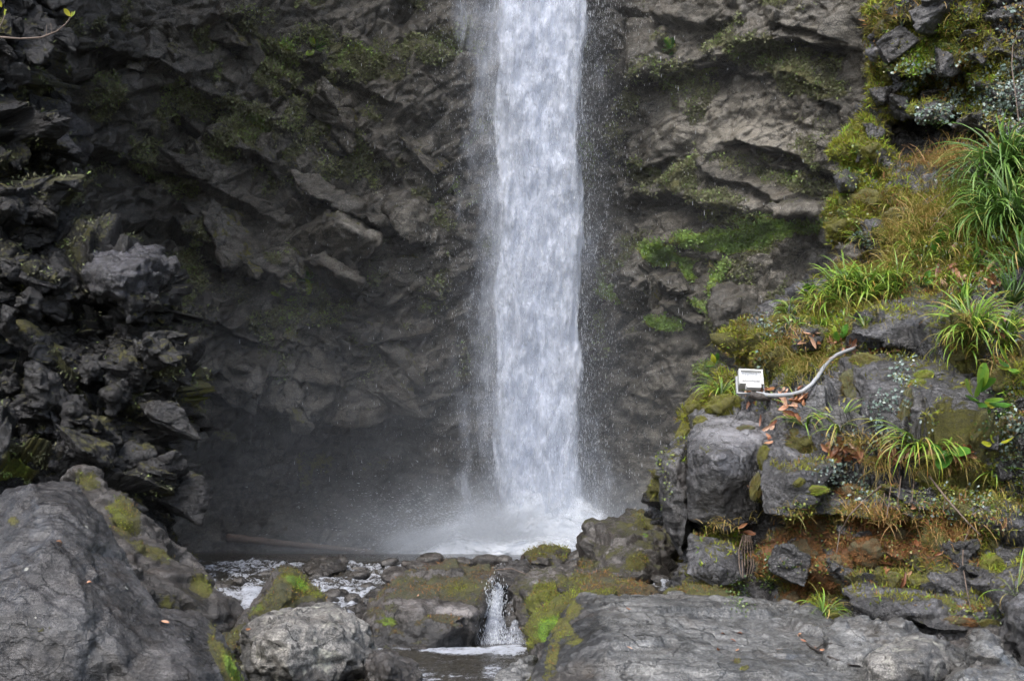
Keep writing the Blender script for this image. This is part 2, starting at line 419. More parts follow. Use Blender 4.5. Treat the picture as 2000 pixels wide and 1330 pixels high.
    fa, ea = facets(V, (3.8, 2.5, 1.7), 3, rotA, 0.9, .6); fb, eb = facets(V, (1.6, 1.2, 0.75), 4, rotA, 0.9, .5); fc, ec = facets(V, (0.6, 0.5, 0.28), 9, rotA, 0.9, .4)
    ga, e2 = facets(V, (4.2, 2.5, 1.6), 13, rotB, 0.8); gb, e3 = facets(V, (1.9, 1.2, 0.62), 14, rotB, 0.9)
    flat = 1 - 0.55 * sm(900, 800, py) * 0 - 0.6 * sm(780, 900, py)        # the wall low behind the pool is smoother
    calm = 1 - 0.55 * blobs(px, py, [(1430, 230, 230, 90, 8, 1), (1300, 850, 200, 220, 0, 1)])
    f += (lw * (0.40 * fa * (0.6 + 0.8 * sm(-.4, .4, perlin(V * .35, 17))) + 0.20 * fb * (0.3 + 1.2 * sm(-.3, .5, perlin(V * .5, 18))) + 0.11 * fc) + (1 - lw) * (0.40 * ga + 0.15 * gb + 0.07 * fc) * calm) * flat
    f += 0.26 * fbm(V * 0.6, 4, 21) + 0.11 * fbm(V * 2.2, 5, 22)
    gr = -0.05 * (1 - sm(0.0, 0.09, eb)) - 0.04 * (1 - sm(0, 0.1, ec))
    f += gr * flat
    V = V + N * (f * (0.35 + 0.65 * vis))[:, None]
    me = mesh_np('cliff', V, grid_faces(sh[0], sh[1])[:, ::-1])
    # painted growth: moss
    wob = 0.34 * perlin(V * 1.3, 31) + 0.28 * perlin(V * 3.7, 32)
    dull = blobs(px, py, [(540, 140, 55, 60, 10, .85), (500, 90, 60, 35, 20, .6), (700, 120, 90, 40, 20, .55), (480, 240, 80, 50, 35, .7), (380, 200, 50, 30, 30, .5), (430, 290, 45, 40, 20, .6), (300, 310, 90, 35, 35, .5),
                                (210, 180, 25, 30, 20, .6), (340, 350, 80, 30, 35, .5), (610, 75, 60, 25, 10, .55), (480, 40, 80, 25, 10, .4), (120, 60, 50, 30, 0, .4), (530, 510, 22, 14, 10, .7), (370, 620, 90, 50, 30, .3), (450, 560, 70, 30, 20, .3),
                                (800, 95, 40, 25, 0, .6), (720, 220, 35, 20, 30, .5), (820, 390, 25, 35, 0, .55), (640, 560, 40, 30, 0, .35), (730, 545, 40, 15, -20, .4),
                                (1320, 150, 45, 28, -10, .75), (1500, 110, 120, 40, 15, .75), (1580, 160, 90, 40, 20, .85), (1620, 130, 40, 25, 0, .6), (1225, 200, 25, 40, 0, .6), (1310, 98, 16, 12, 0, .9), (1380, 95, 20, 12, 0, .6),
                                (1260, 340, 45, 22, 20, .75), (1330, 345, 50, 40, 10, .85), (1400, 390, 60, 22, 10, .7), (1560, 360, 110, 22, 14, .6), (1420, 320, 50, 25, 20, .45), (1600, 250, 50, 30, 0, .3), (1440, 430, 100, 20, 8, .7),
                                (1230, 470, 40, 20, -10, .5), (1200, 260, 30, 60, 0, .4), (1450, 860, 120, 140, 0, .25), (1250, 800, 90, 140, 0, .22), (1190, 130, 40, 30, 0, .3)], wob)
    green = blobs(px, py, [(1420, 462, 130, 26, -6, .95), (1500, 440, 90, 22, 0, .9), (1290, 500, 70, 24, 18, .9), (1330, 520, 40, 20, 30, .85), (1560, 440, 60, 16, 0, .7), (1395, 530, 28, 30, 0, .85), (1385, 560, 14, 40, 0, .7), (1390, 610, 60, 12, 28, .75), (1440, 640, 40, 10, 30, .7),
                                 (1300, 632, 40, 15, 10, .85), (1210, 580, 40, 18, 20, .6), (1390, 720, 40, 16, -20, .55), (604, 548, 12, 5, 20, .9), (600, 560, 7, 26, 0, .7), (575, 578, 16, 6, 0, .8), (545, 570, 14, 6, 0, .7), (560, 85, 35, 14, 10, .35), (700, 100, 30, 12, 0, .4), (1550, 345, 25, 16, 0, .4), (500, 240, 40, 14, 35, .3)], wob)
    dull = np.maximum(dull, 0.55 * sm(.05, .5, perlin(V * .8, 33) + .6 * perlin(V * 2.2, 34)) * sm(1000, 500, py) * sm(120, 200, px))
    r = np.maximum(dull, green)
    g = np.where(green > 0.25, 0.62 + 0.34 * green, 0.40 + 0.10 * dull)
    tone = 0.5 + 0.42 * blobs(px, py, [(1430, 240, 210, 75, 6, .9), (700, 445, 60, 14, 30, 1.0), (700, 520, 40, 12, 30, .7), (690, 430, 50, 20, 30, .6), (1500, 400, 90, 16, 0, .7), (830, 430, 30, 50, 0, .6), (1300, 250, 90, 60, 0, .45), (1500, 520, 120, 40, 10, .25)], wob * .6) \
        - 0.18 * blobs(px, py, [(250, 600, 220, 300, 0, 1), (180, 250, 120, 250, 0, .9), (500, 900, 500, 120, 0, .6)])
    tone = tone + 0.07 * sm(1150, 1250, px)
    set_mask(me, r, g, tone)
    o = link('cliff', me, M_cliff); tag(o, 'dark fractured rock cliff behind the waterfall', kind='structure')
    return o
cliff = build_cliff()

def side_wall(name, edge, Dpts, direction, inner_px, outer_px, ys, wrapD, ncol_in, mat):
    """a rock wall whose silhouette runs along `edge` (y -> x); it comes forward on one side and wraps back behind the silhouette"""
    E = np.array(edge, float)
    base = rbf(Dpts)
    ex = np.interp(ys, E[:, 1], E[:, 0])
    nb = 26
    tb = np.linspace(1, 0, nb, endpoint=False)            # wrap part, from far back to the silhouette
    cols_f = np.concatenate([np.linspace(0, 1, ncol_in) * 1.0])
    rows = []
    lim = outer_px
    X = np.concatenate([ex[:, None] + direction * (10 + 60 * tb[None, :]), ex[:, None] + (lim - ex[:, None]) * (cols_f[None, :] ** 1.0)], 1)
    Y = np.repeat(ys[:, None], X.shape[1], 1)
    d = np.abs(X - ex[:, None])
    D = base(X.copy(), Y.copy())
    De = base(ex[:, None] + 0 * X, Y)
    front = np.zeros(X.shape, bool); front[:, nb:] = True
    D = np.where(front, D + 0.55 * np.exp(-d / 26.0), De + 0.55 + wrapD * tb_full(tb, X.shape[1]) ** 1.3)
    G = Pn(X, Y, D)
    N = grid_normals(G); 
    c = G.copy(); 
    sgn = np.sign((N * -G).sum(-1)); sg = np.where(front, sgn, 0)
    s = 1.0 if sgn[:, nb:].mean() > 0 else -1.0
    for ax in (0, 1):                                     # even out the directions in which the relief is pushed
        k = 21
        P0 = np.concatenate([np.repeat(np.take(N, [0], ax), k // 2, ax), N, np.repeat(np.take(N, [-1], ax), k // 2 + 1, ax)], ax)
        cs = np.cumsum(P0, ax); n_ = N.shape[ax]
        N = np.take(cs, range(k, k + n_), ax) - np.take(cs, range(0, n_), ax)
    N /= np.linalg.norm(N, axis=-1)[..., None]
    return X, Y, G, N * s, s, nb

def tb_full(tb, n):
    a = np.zeros(n); a[:len(tb)] = tb; return a[None, :]

def build_left():
    ys = np.unique(np.concatenate([np.arange(-2600, -60, 60), np.arange(-60, 1130, 3.0), np.arange(1130, 1250, 30)]))
    edge = [(60, -2600), (90, -300), (108, 0), (112, 90), (90, 170), (95, 230), (122, 268), (92, 310), (80, 350), (105, 400), (128, 440), (160, 470), (200, 500), (330, 560), (322, 600), (306, 650), (318, 690), (330, 760), (340, 840), (342, 900), (332, 950), (325, 1040), (300, 1075), (290, 1250)]
    pts = [(330, 600, 16.2), (335, 850, 16.0), (320, 1040, 15.9), (200, 700, 16.0), (150, 900, 15.5), (0, 700, 15.7), (0, 900, 15.1), (0, 1100, 14.8), (200, 500, 16.4), (120, 300, 16.8), (0, 300, 16.2), (100, 0, 16.8), (0, 0, 16.2), (-300, 300, 14.6), (-300, 900, 13.6), (-300, -300, 14.6), (100, -600, 16.6), (100, -2600, 14.5), (-300, -2600, 11)]
    X, Y, G, N, s, nb = side_wall('left', edge, pts, -1, None, -330, ys, 12.0, 190, M_left)
    V = G.reshape(-1, 3); N = N.reshape(-1, 3); px, py = X.ravel(), Y.ravel()
    rot = rotm(0.2, R(-12), 0.2)
    fa, ea = facets(V, (1.2, 1.2, 1.0), 43, rot, 0.9, .35); fb, eb = facets(V, (0.5, 0.5, 0.42), 44, rot, 0.9, .35); fc, ec = facets(V, (0.25, 0.24, 0.2), 45, rot, 0.9)
    f = 0.55 * fa + 0.30 * fb + 0.12 * fc + 0.28 * fbm(V * 1.3, 4, 41) - 0.09 * (1 - sm(0, .12, ea)) - 0.05 * (1 - sm(0, .12, eb))
    for line, a, b, w in [([(0, 430), (100, 440), (240, 600), (330, 640)], .2, .5, 50), ([(60, 560), (200, 600), (320, 610)], .1, .35, 30), ([(180, 770), (260, 800), (340, 880)], .35, .5, 60), ([(0, 900), (150, 930), (330, 990)], .3, .5, 50), ([(0, 680), (120, 740), (220, 830)], .3, .4, 40), ([(0, 250), (80, 290), (120, 300)], .3, .3, 40), ([(0, 800), (140, 860), (230, 900)], .25, .3, 40)]:
        f += crease(px, py, line, a, b, 12, w)
    V = V + N * f[:, None]
    F = grid_faces(*G.shape[:2]); F = F if s > 0 else F[:, ::-1]
    me = mesh_np('left_cliff', V, F)
    wob = 0.4 * perlin(V * 2.0, 51) + 0.3 * perlin(V * 6, 52)
    n2 = get_n(me)
    moss = blobs(px, py, [(270, 760, 70, 60, 40, .75), (240, 690, 22, 24, 0, .8), (110, 770, 90, 70, 30, .65), (30, 920, 60, 40, 0, .8), (60, 170, 30, 40, 0, .6), (90, 400, 60, 40, 30, .65), (40, 320, 60, 60, 0, .5), (60, 550, 120, 60, 0, .45), (150, 480, 60, 50, 0, .5), (280, 930, 50, 70, 0, .5), (200, 850, 70, 30, 40, .5), (80, 120, 60, 60, 0, .4)], wob)
    moss = np.maximum(moss, 0.45 * sm(0.2, 0.8, n2[:, 2]))
    br = blobs(px, py, [(240, 695, 18, 22, 0, 1), (20, 925, 50, 20, 0, .7), (300, 790, 25, 20, 0, .5), (62, 118, 12, 14, 0, .8), (60, 260, 20, 20, 0, .4), (90, 840, 50, 30, 0, .5)])
    set_mask(me, moss, 0.45 + 0.2 * wob + 0.5 * br, 0.5 + 0.3 * blobs(px, py, [(15, 400, 30, 18, 10, 1), (90, 260, 30, 50, 0, .4), (40, 830, 60, 40, 40, .3)]))
    o = link('left_cliff', me, M_left); tag(o, 'black wet rock wall with patches of moss left of the pool', kind='structure')
    return o
left_cliff = build_left()

BANK_EDGE = [(1660, -2600), (1700, -200), (1702, 0), (1705, 60), (1716, 100), (1712, 170), (1695, 240), (1668, 285), (1648, 330), (1650, 372), (1622, 410), (1610, 435), (1640, 480), (1612, 520), (1572, 562), (1520, 600), (1470, 650), (1446, 700), (1430, 738), (1385, 768), (1338, 800), (1308, 860), (1290, 920), (1286, 1000), (1305, 1060), (1330, 1120), (1345, 1200), (1345, 1420)]
BANK_D = [(1300, 900, 12.4), (1300, 1050, 12.3), (1350, 1150, 11.6), (1420, 1100, 11.5), (1420, 950, 11.9), (1420, 840, 12.0), (1450, 775, 12.5), (1550, 900, 11.3), (1600, 1000, 11.15), (1700, 980, 10.85), (1850, 980, 10.55), (2000, 1000, 10.3),
          (1600, 1120, 11.1), (1800, 1110, 10.6), (1500, 1150, 11.3), (1620, 885, 11.2), (1750, 880, 10.9), (1880, 890, 10.7), (1650, 830, 11.7), (1800, 830, 11.4), (1950, 830, 11.1), (1700, 700, 11.9), (1850, 700, 11.6), (2000, 700, 11.2),
          (1550, 760, 12.4), (1500, 720, 12.9), (1460, 690, 13.4), (1750, 640, 12.5), (1900, 600, 12.4), (1620, 570, 13.3), (1700, 560, 13.1), (1850, 520, 13.0), (2000, 500, 12.6), (2000, 350, 13.2), (1850, 350, 13.9), (1700, 450, 13.9),
          (1650, 400, 14.3), (1700, 330, 14.6), (1720, 250, 14.9), (1800, 260, 15.1), (1850, 150, 14.5), (2000, 150, 14.1), (1750, 50, 14.6), (1900, 0, 14.2), (1750, -250, 14.3), (2100, -250, 13.8), (2250, 300, 12.3), (2250, 700, 10.5), (2250, 1100, 9.6),
          (1500, 1300, 10.6), (1800, 1250, 10.2), (2000, 1250, 9.9), (2000, 1420, 9.3), (1400, 1350, 11), (1700, -2600, 12.5), (2250, -2600, 9)]

def build_bank():
    ys = np.unique(np.concatenate([np.arange(-2600, -60, 60), np.arange(-60, 1330, 2.8), np.arange(1330, 1450, 20)]))
    X, Y, G, N, s, nb = side_wall('bank', BANK_EDGE, BANK_D, 1, None, 2120, ys, 7.0, 270, M_bank)
    V = G.reshape(-1, 3); N = N.reshape(-1, 3); px, py = X.ravel(), Y.ravel()
    rot = rotm(0.25, R(8), 0.1)
    fa, ea = facets(V, (1.1, 0.9, 0.55), 63, rot, 0.9, .3); fb, eb = facets(V, (0.46, 0.4, 0.22), 64, rot, 0.9, .3); fc, ec = facets(V, (0.17, 0.16, 0.09), 65, rot, 0.9)
    soft = blobs(px, py, [(1850, 470, 280, 120, -35, 1), (1650, 620, 120, 60, -30, 1), (1850, 350, 150, 60, 0, .8), (1600, 730, 80, 50, 0, .7)])
    k = 1 - 0.75 * soft
    f = k * (0.20 * fa + 0.10 * fb + 0.04 * fc - 0.05 * (1 - sm(0, .15, ea))) + 0.10 * fbm(V * 1.6, 4, 61) + 0.05 * fbm(V * 6, 3, 62)
    for line, a, b, w in [([(1560, 852), (1650, 862), (1780, 872), (1950, 890), (2100, 895)], .55, .45, 60), ([(1620, 830), (1700, 850), (1850, 868), (1930, 872)], 0.0, .25, 20), ([(1640, 680), (1700, 678), (1800, 700), (1960, 690)], .3, .3, 40),
                          ([(1500, 1010), (1600, 1006), (1700, 1018), (1800, 1012)], .12, .22, 30), ([(1500, 1130), (1650, 1130), (1750, 1150), (1900, 1165)], .1, .35, 30), ([(1720, 235), (1790, 225), (1860, 215), (1950, 250)], .2, .42, 35),
                          ([(1640, 320), (1700, 318), (1740, 330)], .1, .3, 30), ([(1610, 465), (1690, 460), (1740, 470)], .1, .5, 40), ([(1440, 700), (1480, 705), (1530, 700)], .3, .5, 35), ([(1740, 120), (1830, 130), (1900, 120)], .3, .3, 30)]:
        f += crease(px + 10 * perlin(V * 3, 66), py + 10 * perlin(V * 3, 67), line, a, b, 10, w)
    V = V + N * f[:, None]
    F = grid_faces(*G.shape[:2]); F = F if s > 0 else F[:, ::-1]
    me = mesh_np('river_bank', V, F)
    n2 = get_n(me)
    wob = 0.4 * perlin(V * 2.4, 71) + 0.35 * perlin(V * 8, 72)
    olive = .15 + blobs(px, py, [(1800, 130, 170, 200, 0, .55), (1690, 270, 60, 60, 0, .8), (1670, 300, 50, 40, 0, .9), (1700, 400, 110, 60, 0, .85), (1640, 430, 50, 40, 0, .9), (1850, 470, 260, 110, -30, .8), (1620, 630, 120, 60, -30, .9), (1550, 700, 110, 50, -10, .8), (1470, 690, 40, 50, 0, .7),
                                 (1400, 775, 60, 22, -20, .9), (1330, 830, 22, 60, 20, .7), (1660, 700, 80, 22, 0, .75), (1740, 740, 20, 70, 0, .6), (1880, 680, 60, 30, 0, .7), (1900, 930, 110, 60, 0, .85), (1850, 900, 80, 30, 0, .8), (1640, 940, 100, 30, 0, .6), (1560, 1080, 110, 75, 0, 1), (1710, 1055, 190, 65, 0, 1), (1840, 1060, 100, 70, 0, .85),
                                 (1570, 1160, 60, 40, 0, .8), (1740, 1130, 90, 30, 0, .8), (1900, 1200, 60, 20, 0, .9), (1950, 1090, 50, 30, 0, .9), (1400, 1040, 60, 30, 0, .5), (1990, 760, 36, 110, 0, .6), (1480, 960, 20, 60, 0, .5), (1430, 1120, 60, 50, 0, .4), (1290, 950, 14, 50, 0, .5)], wob)
    brown = blobs(px, py, [(1560, 1070, 110, 75, 0, 1.0), (1720, 1050, 170, 55, 0, .95), (1540, 1170, 40, 30, 0, .8), (1620, 1090, 60, 60, 0, .5), (1880, 1215, 60, 16, 0, .8), (1650, 985, 60, 20, 0, .5), (1880, 1090, 40, 40, 0, .6), (1800, 560, 120, 30, 0, .4), (1850, 330, 80, 40, 0, .4), (1620, 900, 120, 20, 0, .6), (1850, 160, 30, 60, 0, .4)], wob)
    bright = blobs(px, py, [(1810, 740, 26, 14, 10, 1), (1600, 640, 60, 40, -30, .5), (1840, 100, 40, 60, 0, .6), (1700, 320, 60, 60, 0, .35), (1950, 1090, 40, 26, 0, .5), (1900, 480, 120, 100, -30, .4), (1590, 960, 40, 14, 0, .9)])
    g = np.clip(0.60 + 0.12 * wob + 0.35 * bright - 0.5 * brown, 0, 1)
    bare = blobs(px, py, [(1430, 900, 130, 90, 0, 1), (1800, 790, 190, 50, 5, .9), (1580, 930, 60, 40, 0, .8), (1650, 760, 60, 50, 0, .6), (1850, 130, 30, 60, 0, .3), (1800, 260, 90, 40, 0, 1), (1750, 1180, 150, 30, 0, 1), (1960, 1150, 60, 40, 0, .6), (1700, 600, 80, 40, 0, .4)], .5 * wob)
    set_mask(me, olive * (1 - .85 * bare) + 0.2 * sm(.4, .9, n2[:, 2]), g, 0.5 + 0.25 * bare * 0.6 - 0.3 * blobs(px, py, [(1800, 270, 90, 40, 0, 1), (1500, 1020, 60, 60, 0, .6)]))
    o = link('river_bank', me, M_bank); tag(o, 'steep mossy rock bank overgrown with grasses on the right', kind='structure')
    return o
bank = build_bank()
print('walls', time.time() - T0)

# ground sheet under everything (stream bed and the land it lies in)
def build_bed():
    xs = np.concatenate([np.linspace(-60, -9, 12), np.linspace(-8.5, 8.5, 90), np.linspace(9, 60, 12)])
    ys = np.concatenate([np.linspace(-40, 2, 12), np.linspace(2.4, 32, 150), np.linspace(33, 80, 10)])
    X, Y = np.meshgrid(xs, ys)
    V = np.stack([X.ravel(), Y.ravel(), 0 * X.ravel()], 1)
    prof = np.interp(V[:, 1], [-40, 4, 8, 11.6, 12.6, 18.4, 20, 30, 80], [-1.7, -1.5, -1.3, -1.25, -0.85, -0.62, -1.1, -1.2, -1.2])
    V[:, 2] = prof + 0.10 * fbm(V * 1.2, 4, 81)
    me = mesh_np('stream_bed', V, grid_faces(len(ys), len(xs)))
    set_mask(me, 0 * prof, 0 * prof + .4, 0 * prof + 0.4)
    return tag(link('stream_bed', me, M_wet), 'dark stony stream bed under the water', kind='structure')
build_bed()

# ------------------------------------------------------------------ boulders: hulls of corner points, remeshed and weathered
def hull_mesh(hulls, voxel, smooth=6, cuts=True):
    bm = bmesh.new()
    for pts in hulls:
        vs = [bm.verts.new(p if isinstance(p, Vector) else Vector(p)) for p in pts]
        bmesh.ops.convex_hull(bm, input=vs, use_existing_faces=False)
    loose = [v for v in bm.verts if not v.link_faces]
    bmesh.ops.delete(bm, geom=loose, context='VERTS')
    bmesh.ops.recalc_face_normals(bm, faces=bm.faces)
    me = bpy.data.meshes.new('tmp'); bm.to_mesh(me); bm.free()
    o = bpy.data.objects.new('tmp', me); COL.objects.link(o)
    m = o.modifiers.new('r', 'REMESH'); m.mode = 'VOXEL'; m.voxel_size = voxel * 1.05; m.adaptivity = 0
    if smooth:
        s = o.modifiers.new('s', 'SMOOTH'); s.factor = 0.5; s.iterations = smooth
    dg = bpy.context.evaluated_depsgraph_get(); dg.update()
    res = bpy.data.meshes.new_from_object(o.evaluated_get(dg))
    bpy.data.objects.remove(o); bpy.data.meshes.remove(me)
    return res

def hull_rock(name, hulls, voxel, mat, label=None, cat='boulder', group=None, size=0.5, amp=1.0, seed=0, moss=None, mossg=0.6, moss_top=0.0, top_at=0.5, tone=None,
              strat=(0.2, 0.3, 0), smooth=3, parent=None, waterline=None, bare=None):
    me = hull_mesh([[P(*q) if len(q) == 3 else q for q in h] for h in hulls], voxel, smooth)
    V = get_v(me); N = get_n(me)
    rot = rotm(*strat)
    a, ea = facets(V, (size, size * .8, size * .45), seed + 101, rot, 0.8, .35)
    b, eb = facets(V, (size * .38, size * .34, size * .18), seed + 102, rot, 0.9, .35)
    f = amp * size * (0.15 * a + 0.085 * b - 0.035 * (1 - sm(0, .08, ea)) - 0.02 * (1 - sm(0, .08, eb))) + amp * size * 0.04 * fbm(V * (1.6 / size), 5, seed + 5) + amp * 0.007 * fbm(V * 22, 3, seed + 9)
    V = V + N * f[:, None]; V = relax(me, V, 1, .5); V = V + N * (0.012 * size * fbm(V * 16, 3, seed + 12))[:, None]; set_v(me, V)
    N = get_n(me); px, py = to_px(V)
    wob = 0.35 * perlin(V * 3, seed + 7) + 0.3 * perlin(V * 9, seed + 8)
    r = moss_top * sm(top_at - .25, top_at + .35, N[:, 2] + 0.5 * wob)
    if moss: r = np.maximum(r, blobs(px, py, moss, wob * .8))
    if bare: r = r * (1 - blobs(px, py, bare, wob * .5))
    g = 0.15 * wob + (0 if isinstance(mossg, list) else mossg)
    if isinstance(mossg, list):
        g = mossg[0] + 0.15 * wob + blobs(px, py, mossg[1:], wob * .3)
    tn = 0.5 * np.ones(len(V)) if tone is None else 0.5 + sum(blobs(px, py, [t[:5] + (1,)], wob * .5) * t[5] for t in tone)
    if waterline is not None: tn = tn - 0.35 * (1 - sm(waterline - .02, waterline + .12, V[:, 2] + 0.04 * wob))
    set_mask(me, r, np.clip(g, 0, 1), tn)
    o = link(name, me, mat, parent)
    if parent is None: tag(o, label, cat, group)
    return o

B = hull_rock
# A: large rock at the lower left
B('boulder', [[(-120, 1010, 7.9), (60, 940, 8.0), (145, 931, 8.2), (200, 1000, 8.1), (247, 1088, 7.9), (305, 1188, 7.6), (330, 1260, 7.4), (330, 1420, 7.3), (-140, 1420, 6.7), (110, 1070, 7.3), (155, 1180, 7.05), (215, 1290, 7.0), (0, 1200, 6.9),
               (-120, 1010, 9.6), (80, 960, 9.6), (300, 1200, 9.3), (330, 1420, 9.3), (-140, 1420, 9.6)],
              [(240, 1180, 7.7), (312, 1186, 7.9), (392, 1193, 8.0), (425, 1240, 7.9), (470, 1300, 7.8), (490, 1420, 7.7), (150, 1420, 6.75), (285, 1235, 7.35), (350, 1330, 7.05), (400, 1420, 7.1), (300, 1420, 9.2), (470, 1330, 9.0), (400, 1230, 9)]],
  0.017, M_bigl, 'large pointed brown-grey rock dotted with white lichen in the lower left corner', size=1.0, amp=0.26, seed=1, smooth=1, strat=(0.3, R(52), 0.2), moss=[(440, 1290, 22, 90, -28, .8), (415, 1225, 10, 20, -25, .6), (70, 1225, 30, 18, 0, .45), (30, 1020, 16, 14, 0, .5)], mossg=[0.55, (455, 1310, 14, 50, -28, .35), (70, 1225, 40, 30, 0, -.5)],
  tone=[(140, 1150, 60, 60, 0, .18), (270, 1140, 14, 70, -28, .35), (100, 1290, 120, 50, 0, .1), (340, 1280, 50, 70, 0, .15)])  # tone also paints in the light on the ridge strip and facets
# B: dark mossy boulder behind it
B('boulder', [[(140, 925, 12.2), (185, 920, 12.4), (215, 975, 12.2), (265, 1040, 12.0), (300, 1065, 11.9), (400, 1130, 11.6), (455, 1190, 11.4), (458, 1215, 11.5), (425, 1245, 11.4), (330, 1260, 10.9), (200, 1120, 10.9), (250, 1150, 10.7), (150, 1000, 11.6), (420, 1330, 11.2), (150, 1330, 10.7), (160, 930, 13.6), (450, 1200, 13.0), (420, 1330, 13), (150, 1330, 13.5)],
              [(130, 925, 12.4), (190, 922, 12.6), (275, 1050, 12.4), (240, 1090, 11.7), (140, 1000, 11.8), (160, 1040, 13.4), (270, 1100, 13.2)]],
  0.024, M_mossb, 'dark rounded boulder with olive moss sloping down behind the large lower left rock', size=0.7, amp=0.9, seed=2, moss=[(245, 1010, 34, 55, -32, .9), (300, 1080, 60, 22, 20, .6), (395, 1145, 22, 36, -30, .85), (340, 1180, 60, 40, 0, .45), (170, 935, 34, 22, 20, .7)], mossg=[0.56, (230, 1000, 20, 40, -30, .2), (400, 1145, 20, 30, -30, .15)], tone=[(330, 1200, 160, 60, 0, -.12)])
# C: leaning triangular mossy rock
B('boulder', [[(453, 1240, 11.2), (540, 1117, 11.9), (575, 1116, 11.95), (612, 1136, 12.0), (637, 1160, 12.0), (634, 1184, 11.9), (600, 1215, 11.4), (520, 1250, 10.9), (470, 1260, 11.0), (548, 1135, 11.5), (500, 1215, 11.05), (540, 1300, 11.3), (460, 1300, 11.4), (620, 1300, 12.3), (545, 1120, 13), (630, 1180, 12.9), (460, 1260, 12.3)]],
  0.018, M_mossb, 'leaning triangular boulder with bright green moss near its peak in the stream', size=0.5, amp=0.7, seed=3, moss_top=.7, top_at=.2, moss=[(560, 1160, 70, 50, -20, .85), (575, 1140, 36, 16, 30, 1), (530, 1190, 40, 40, 0, .7)], mossg=[0.5, (580, 1138, 34, 13, 30, .45), (500, 1185, 18, 12, 0, .35), (620, 1160, 14, 8, 0, .3)], bare=[(500, 1170, 10, 80, 38, .9), (600, 1192, 40, 20, -10, .7)], strat=(0.2, R(-40), 0))
# D: pale rounded boulder
B('boulder', [[(474, 1240, 8.9), (520, 1205, 9.2), (590, 1192, 9.4), (645, 1176, 9.6), (690, 1192, 9.6), (722, 1225, 9.5), (740, 1290, 9.4), (735, 1420, 9.2), (470, 1420, 8.8), (500, 1250, 8.55), (560, 1230, 8.5), (660, 1225, 8.75), (690, 1290, 8.7), (560, 1300, 8.4), (600, 1420, 8.5), (480, 1250, 10.2), (640, 1190, 10.6), (735, 1290, 10.4), (735, 1420, 10.3), (480, 1420, 10)]],
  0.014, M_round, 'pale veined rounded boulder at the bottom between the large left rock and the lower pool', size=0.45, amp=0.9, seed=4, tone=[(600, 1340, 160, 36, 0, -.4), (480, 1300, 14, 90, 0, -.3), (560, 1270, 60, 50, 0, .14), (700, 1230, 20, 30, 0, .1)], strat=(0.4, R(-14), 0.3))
# E: dark stone right of D
B('boulder', [[(720, 1280, 8.6), (755, 1268, 8.8), (800, 1290, 8.8), (835, 1340, 8.7), (840, 1420, 8.6), (715, 1420, 8.4), (760, 1300, 8.35), (740, 1280, 9.5), (830, 1420, 9.5), (720, 1420, 9.5)]], 0.012, M_mossb, 'low brown stone sloping into the pool beside the pale rounded boulder', size=0.3, seed=5, tone=[(770, 1300, 80, 50, 0, -.02)])
# F: big flat topped boulder mid stream
B('boulder', [[(703, 1215, 11.6), (770, 1140, 12.0), (800, 1122, 12.2), (880, 1106, 12.5), (955, 1106, 12.6), (972, 1118, 12.5), (962, 1150, 12.2), (942, 1205, 11.85), (932, 1255, 11.6), (760, 1180, 11.35), (830, 1200, 11.15), (900, 1205, 11.2), (925, 1200, 11.4), (715, 1270, 11.2), (720, 1330, 11.4), (930, 1330, 11.5), (830, 1275, 11.0), (800, 1330, 11.1), (760, 1150, 13.2), (960, 1115, 13.4), (930, 1330, 13), (720, 1330, 12.8)]],
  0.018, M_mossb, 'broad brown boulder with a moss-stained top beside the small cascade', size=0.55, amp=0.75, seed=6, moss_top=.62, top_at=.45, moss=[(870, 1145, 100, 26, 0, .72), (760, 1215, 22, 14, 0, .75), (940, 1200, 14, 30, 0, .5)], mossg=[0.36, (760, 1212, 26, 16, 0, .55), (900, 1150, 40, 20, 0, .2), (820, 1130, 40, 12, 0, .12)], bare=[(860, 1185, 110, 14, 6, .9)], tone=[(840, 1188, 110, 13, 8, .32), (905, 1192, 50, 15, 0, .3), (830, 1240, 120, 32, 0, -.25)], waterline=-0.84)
# stone slanting right behind F, above the small cascade
B('boulder', [[(962, 1112, 13.2), (1010, 1090, 13.6), (1036, 1098, 13.4), (1030, 1130, 13.0), (1000, 1142, 12.7), (975, 1140, 12.8), (975, 1170, 13), (1020, 1160, 13.2), (985, 1110, 14.2), (1030, 1100, 14.2), (1020, 1170, 14)]], 0.014, M_wet, 'dark wet wedge of rock directly above the small cascade', size=0.3, seed=7)
# G: two-lobed mossy stones right of the cascade
B('boulder', [[(997, 1150, 12.4), (1020, 1118, 12.8), (1060, 1105, 13.0), (1105, 1108, 13.0), (1132, 1122, 12.8), (1135, 1150, 12.4), (1100, 1190, 11.9), (1040, 1210, 11.8), (1010, 1200, 12.0), (1030, 1150, 12.0), (1080, 1140, 12.1), (1010, 1280, 12.1), (1120, 1280, 12.0), (1020, 1130, 13.8), (1130, 1140, 13.8), (1050, 1280, 13.6)]],
  0.016, M_mossb, 'brown mossy rounded stone right of the small cascade', size=0.4, seed=8, moss_top=.5, top_at=.4, mossg=[0.38, (1020, 1170, 30, 30, 0, .1)], tone=[(1075, 1125, 60, 26, 0, .35)])
B('boulder', [[(1028, 1175, 11.6), (1050, 1143, 11.9), (1085, 1136, 12.0), (1115, 1150, 11.8), (1120, 1185, 11.5), (1085, 1215, 11.3), (1040, 1215, 11.35), (1060, 1165, 11.4), (1050, 1280, 11.5), (1110, 1280, 11.5), (1060, 1150, 12.5), (1110, 1230, 12.4)]], 0.014, M_mossb, 'small dome-shaped stone under a coat of olive moss right of the cascade', size=0.3, seed=9, moss_top=.95, top_at=-.1, mossg=0.72)
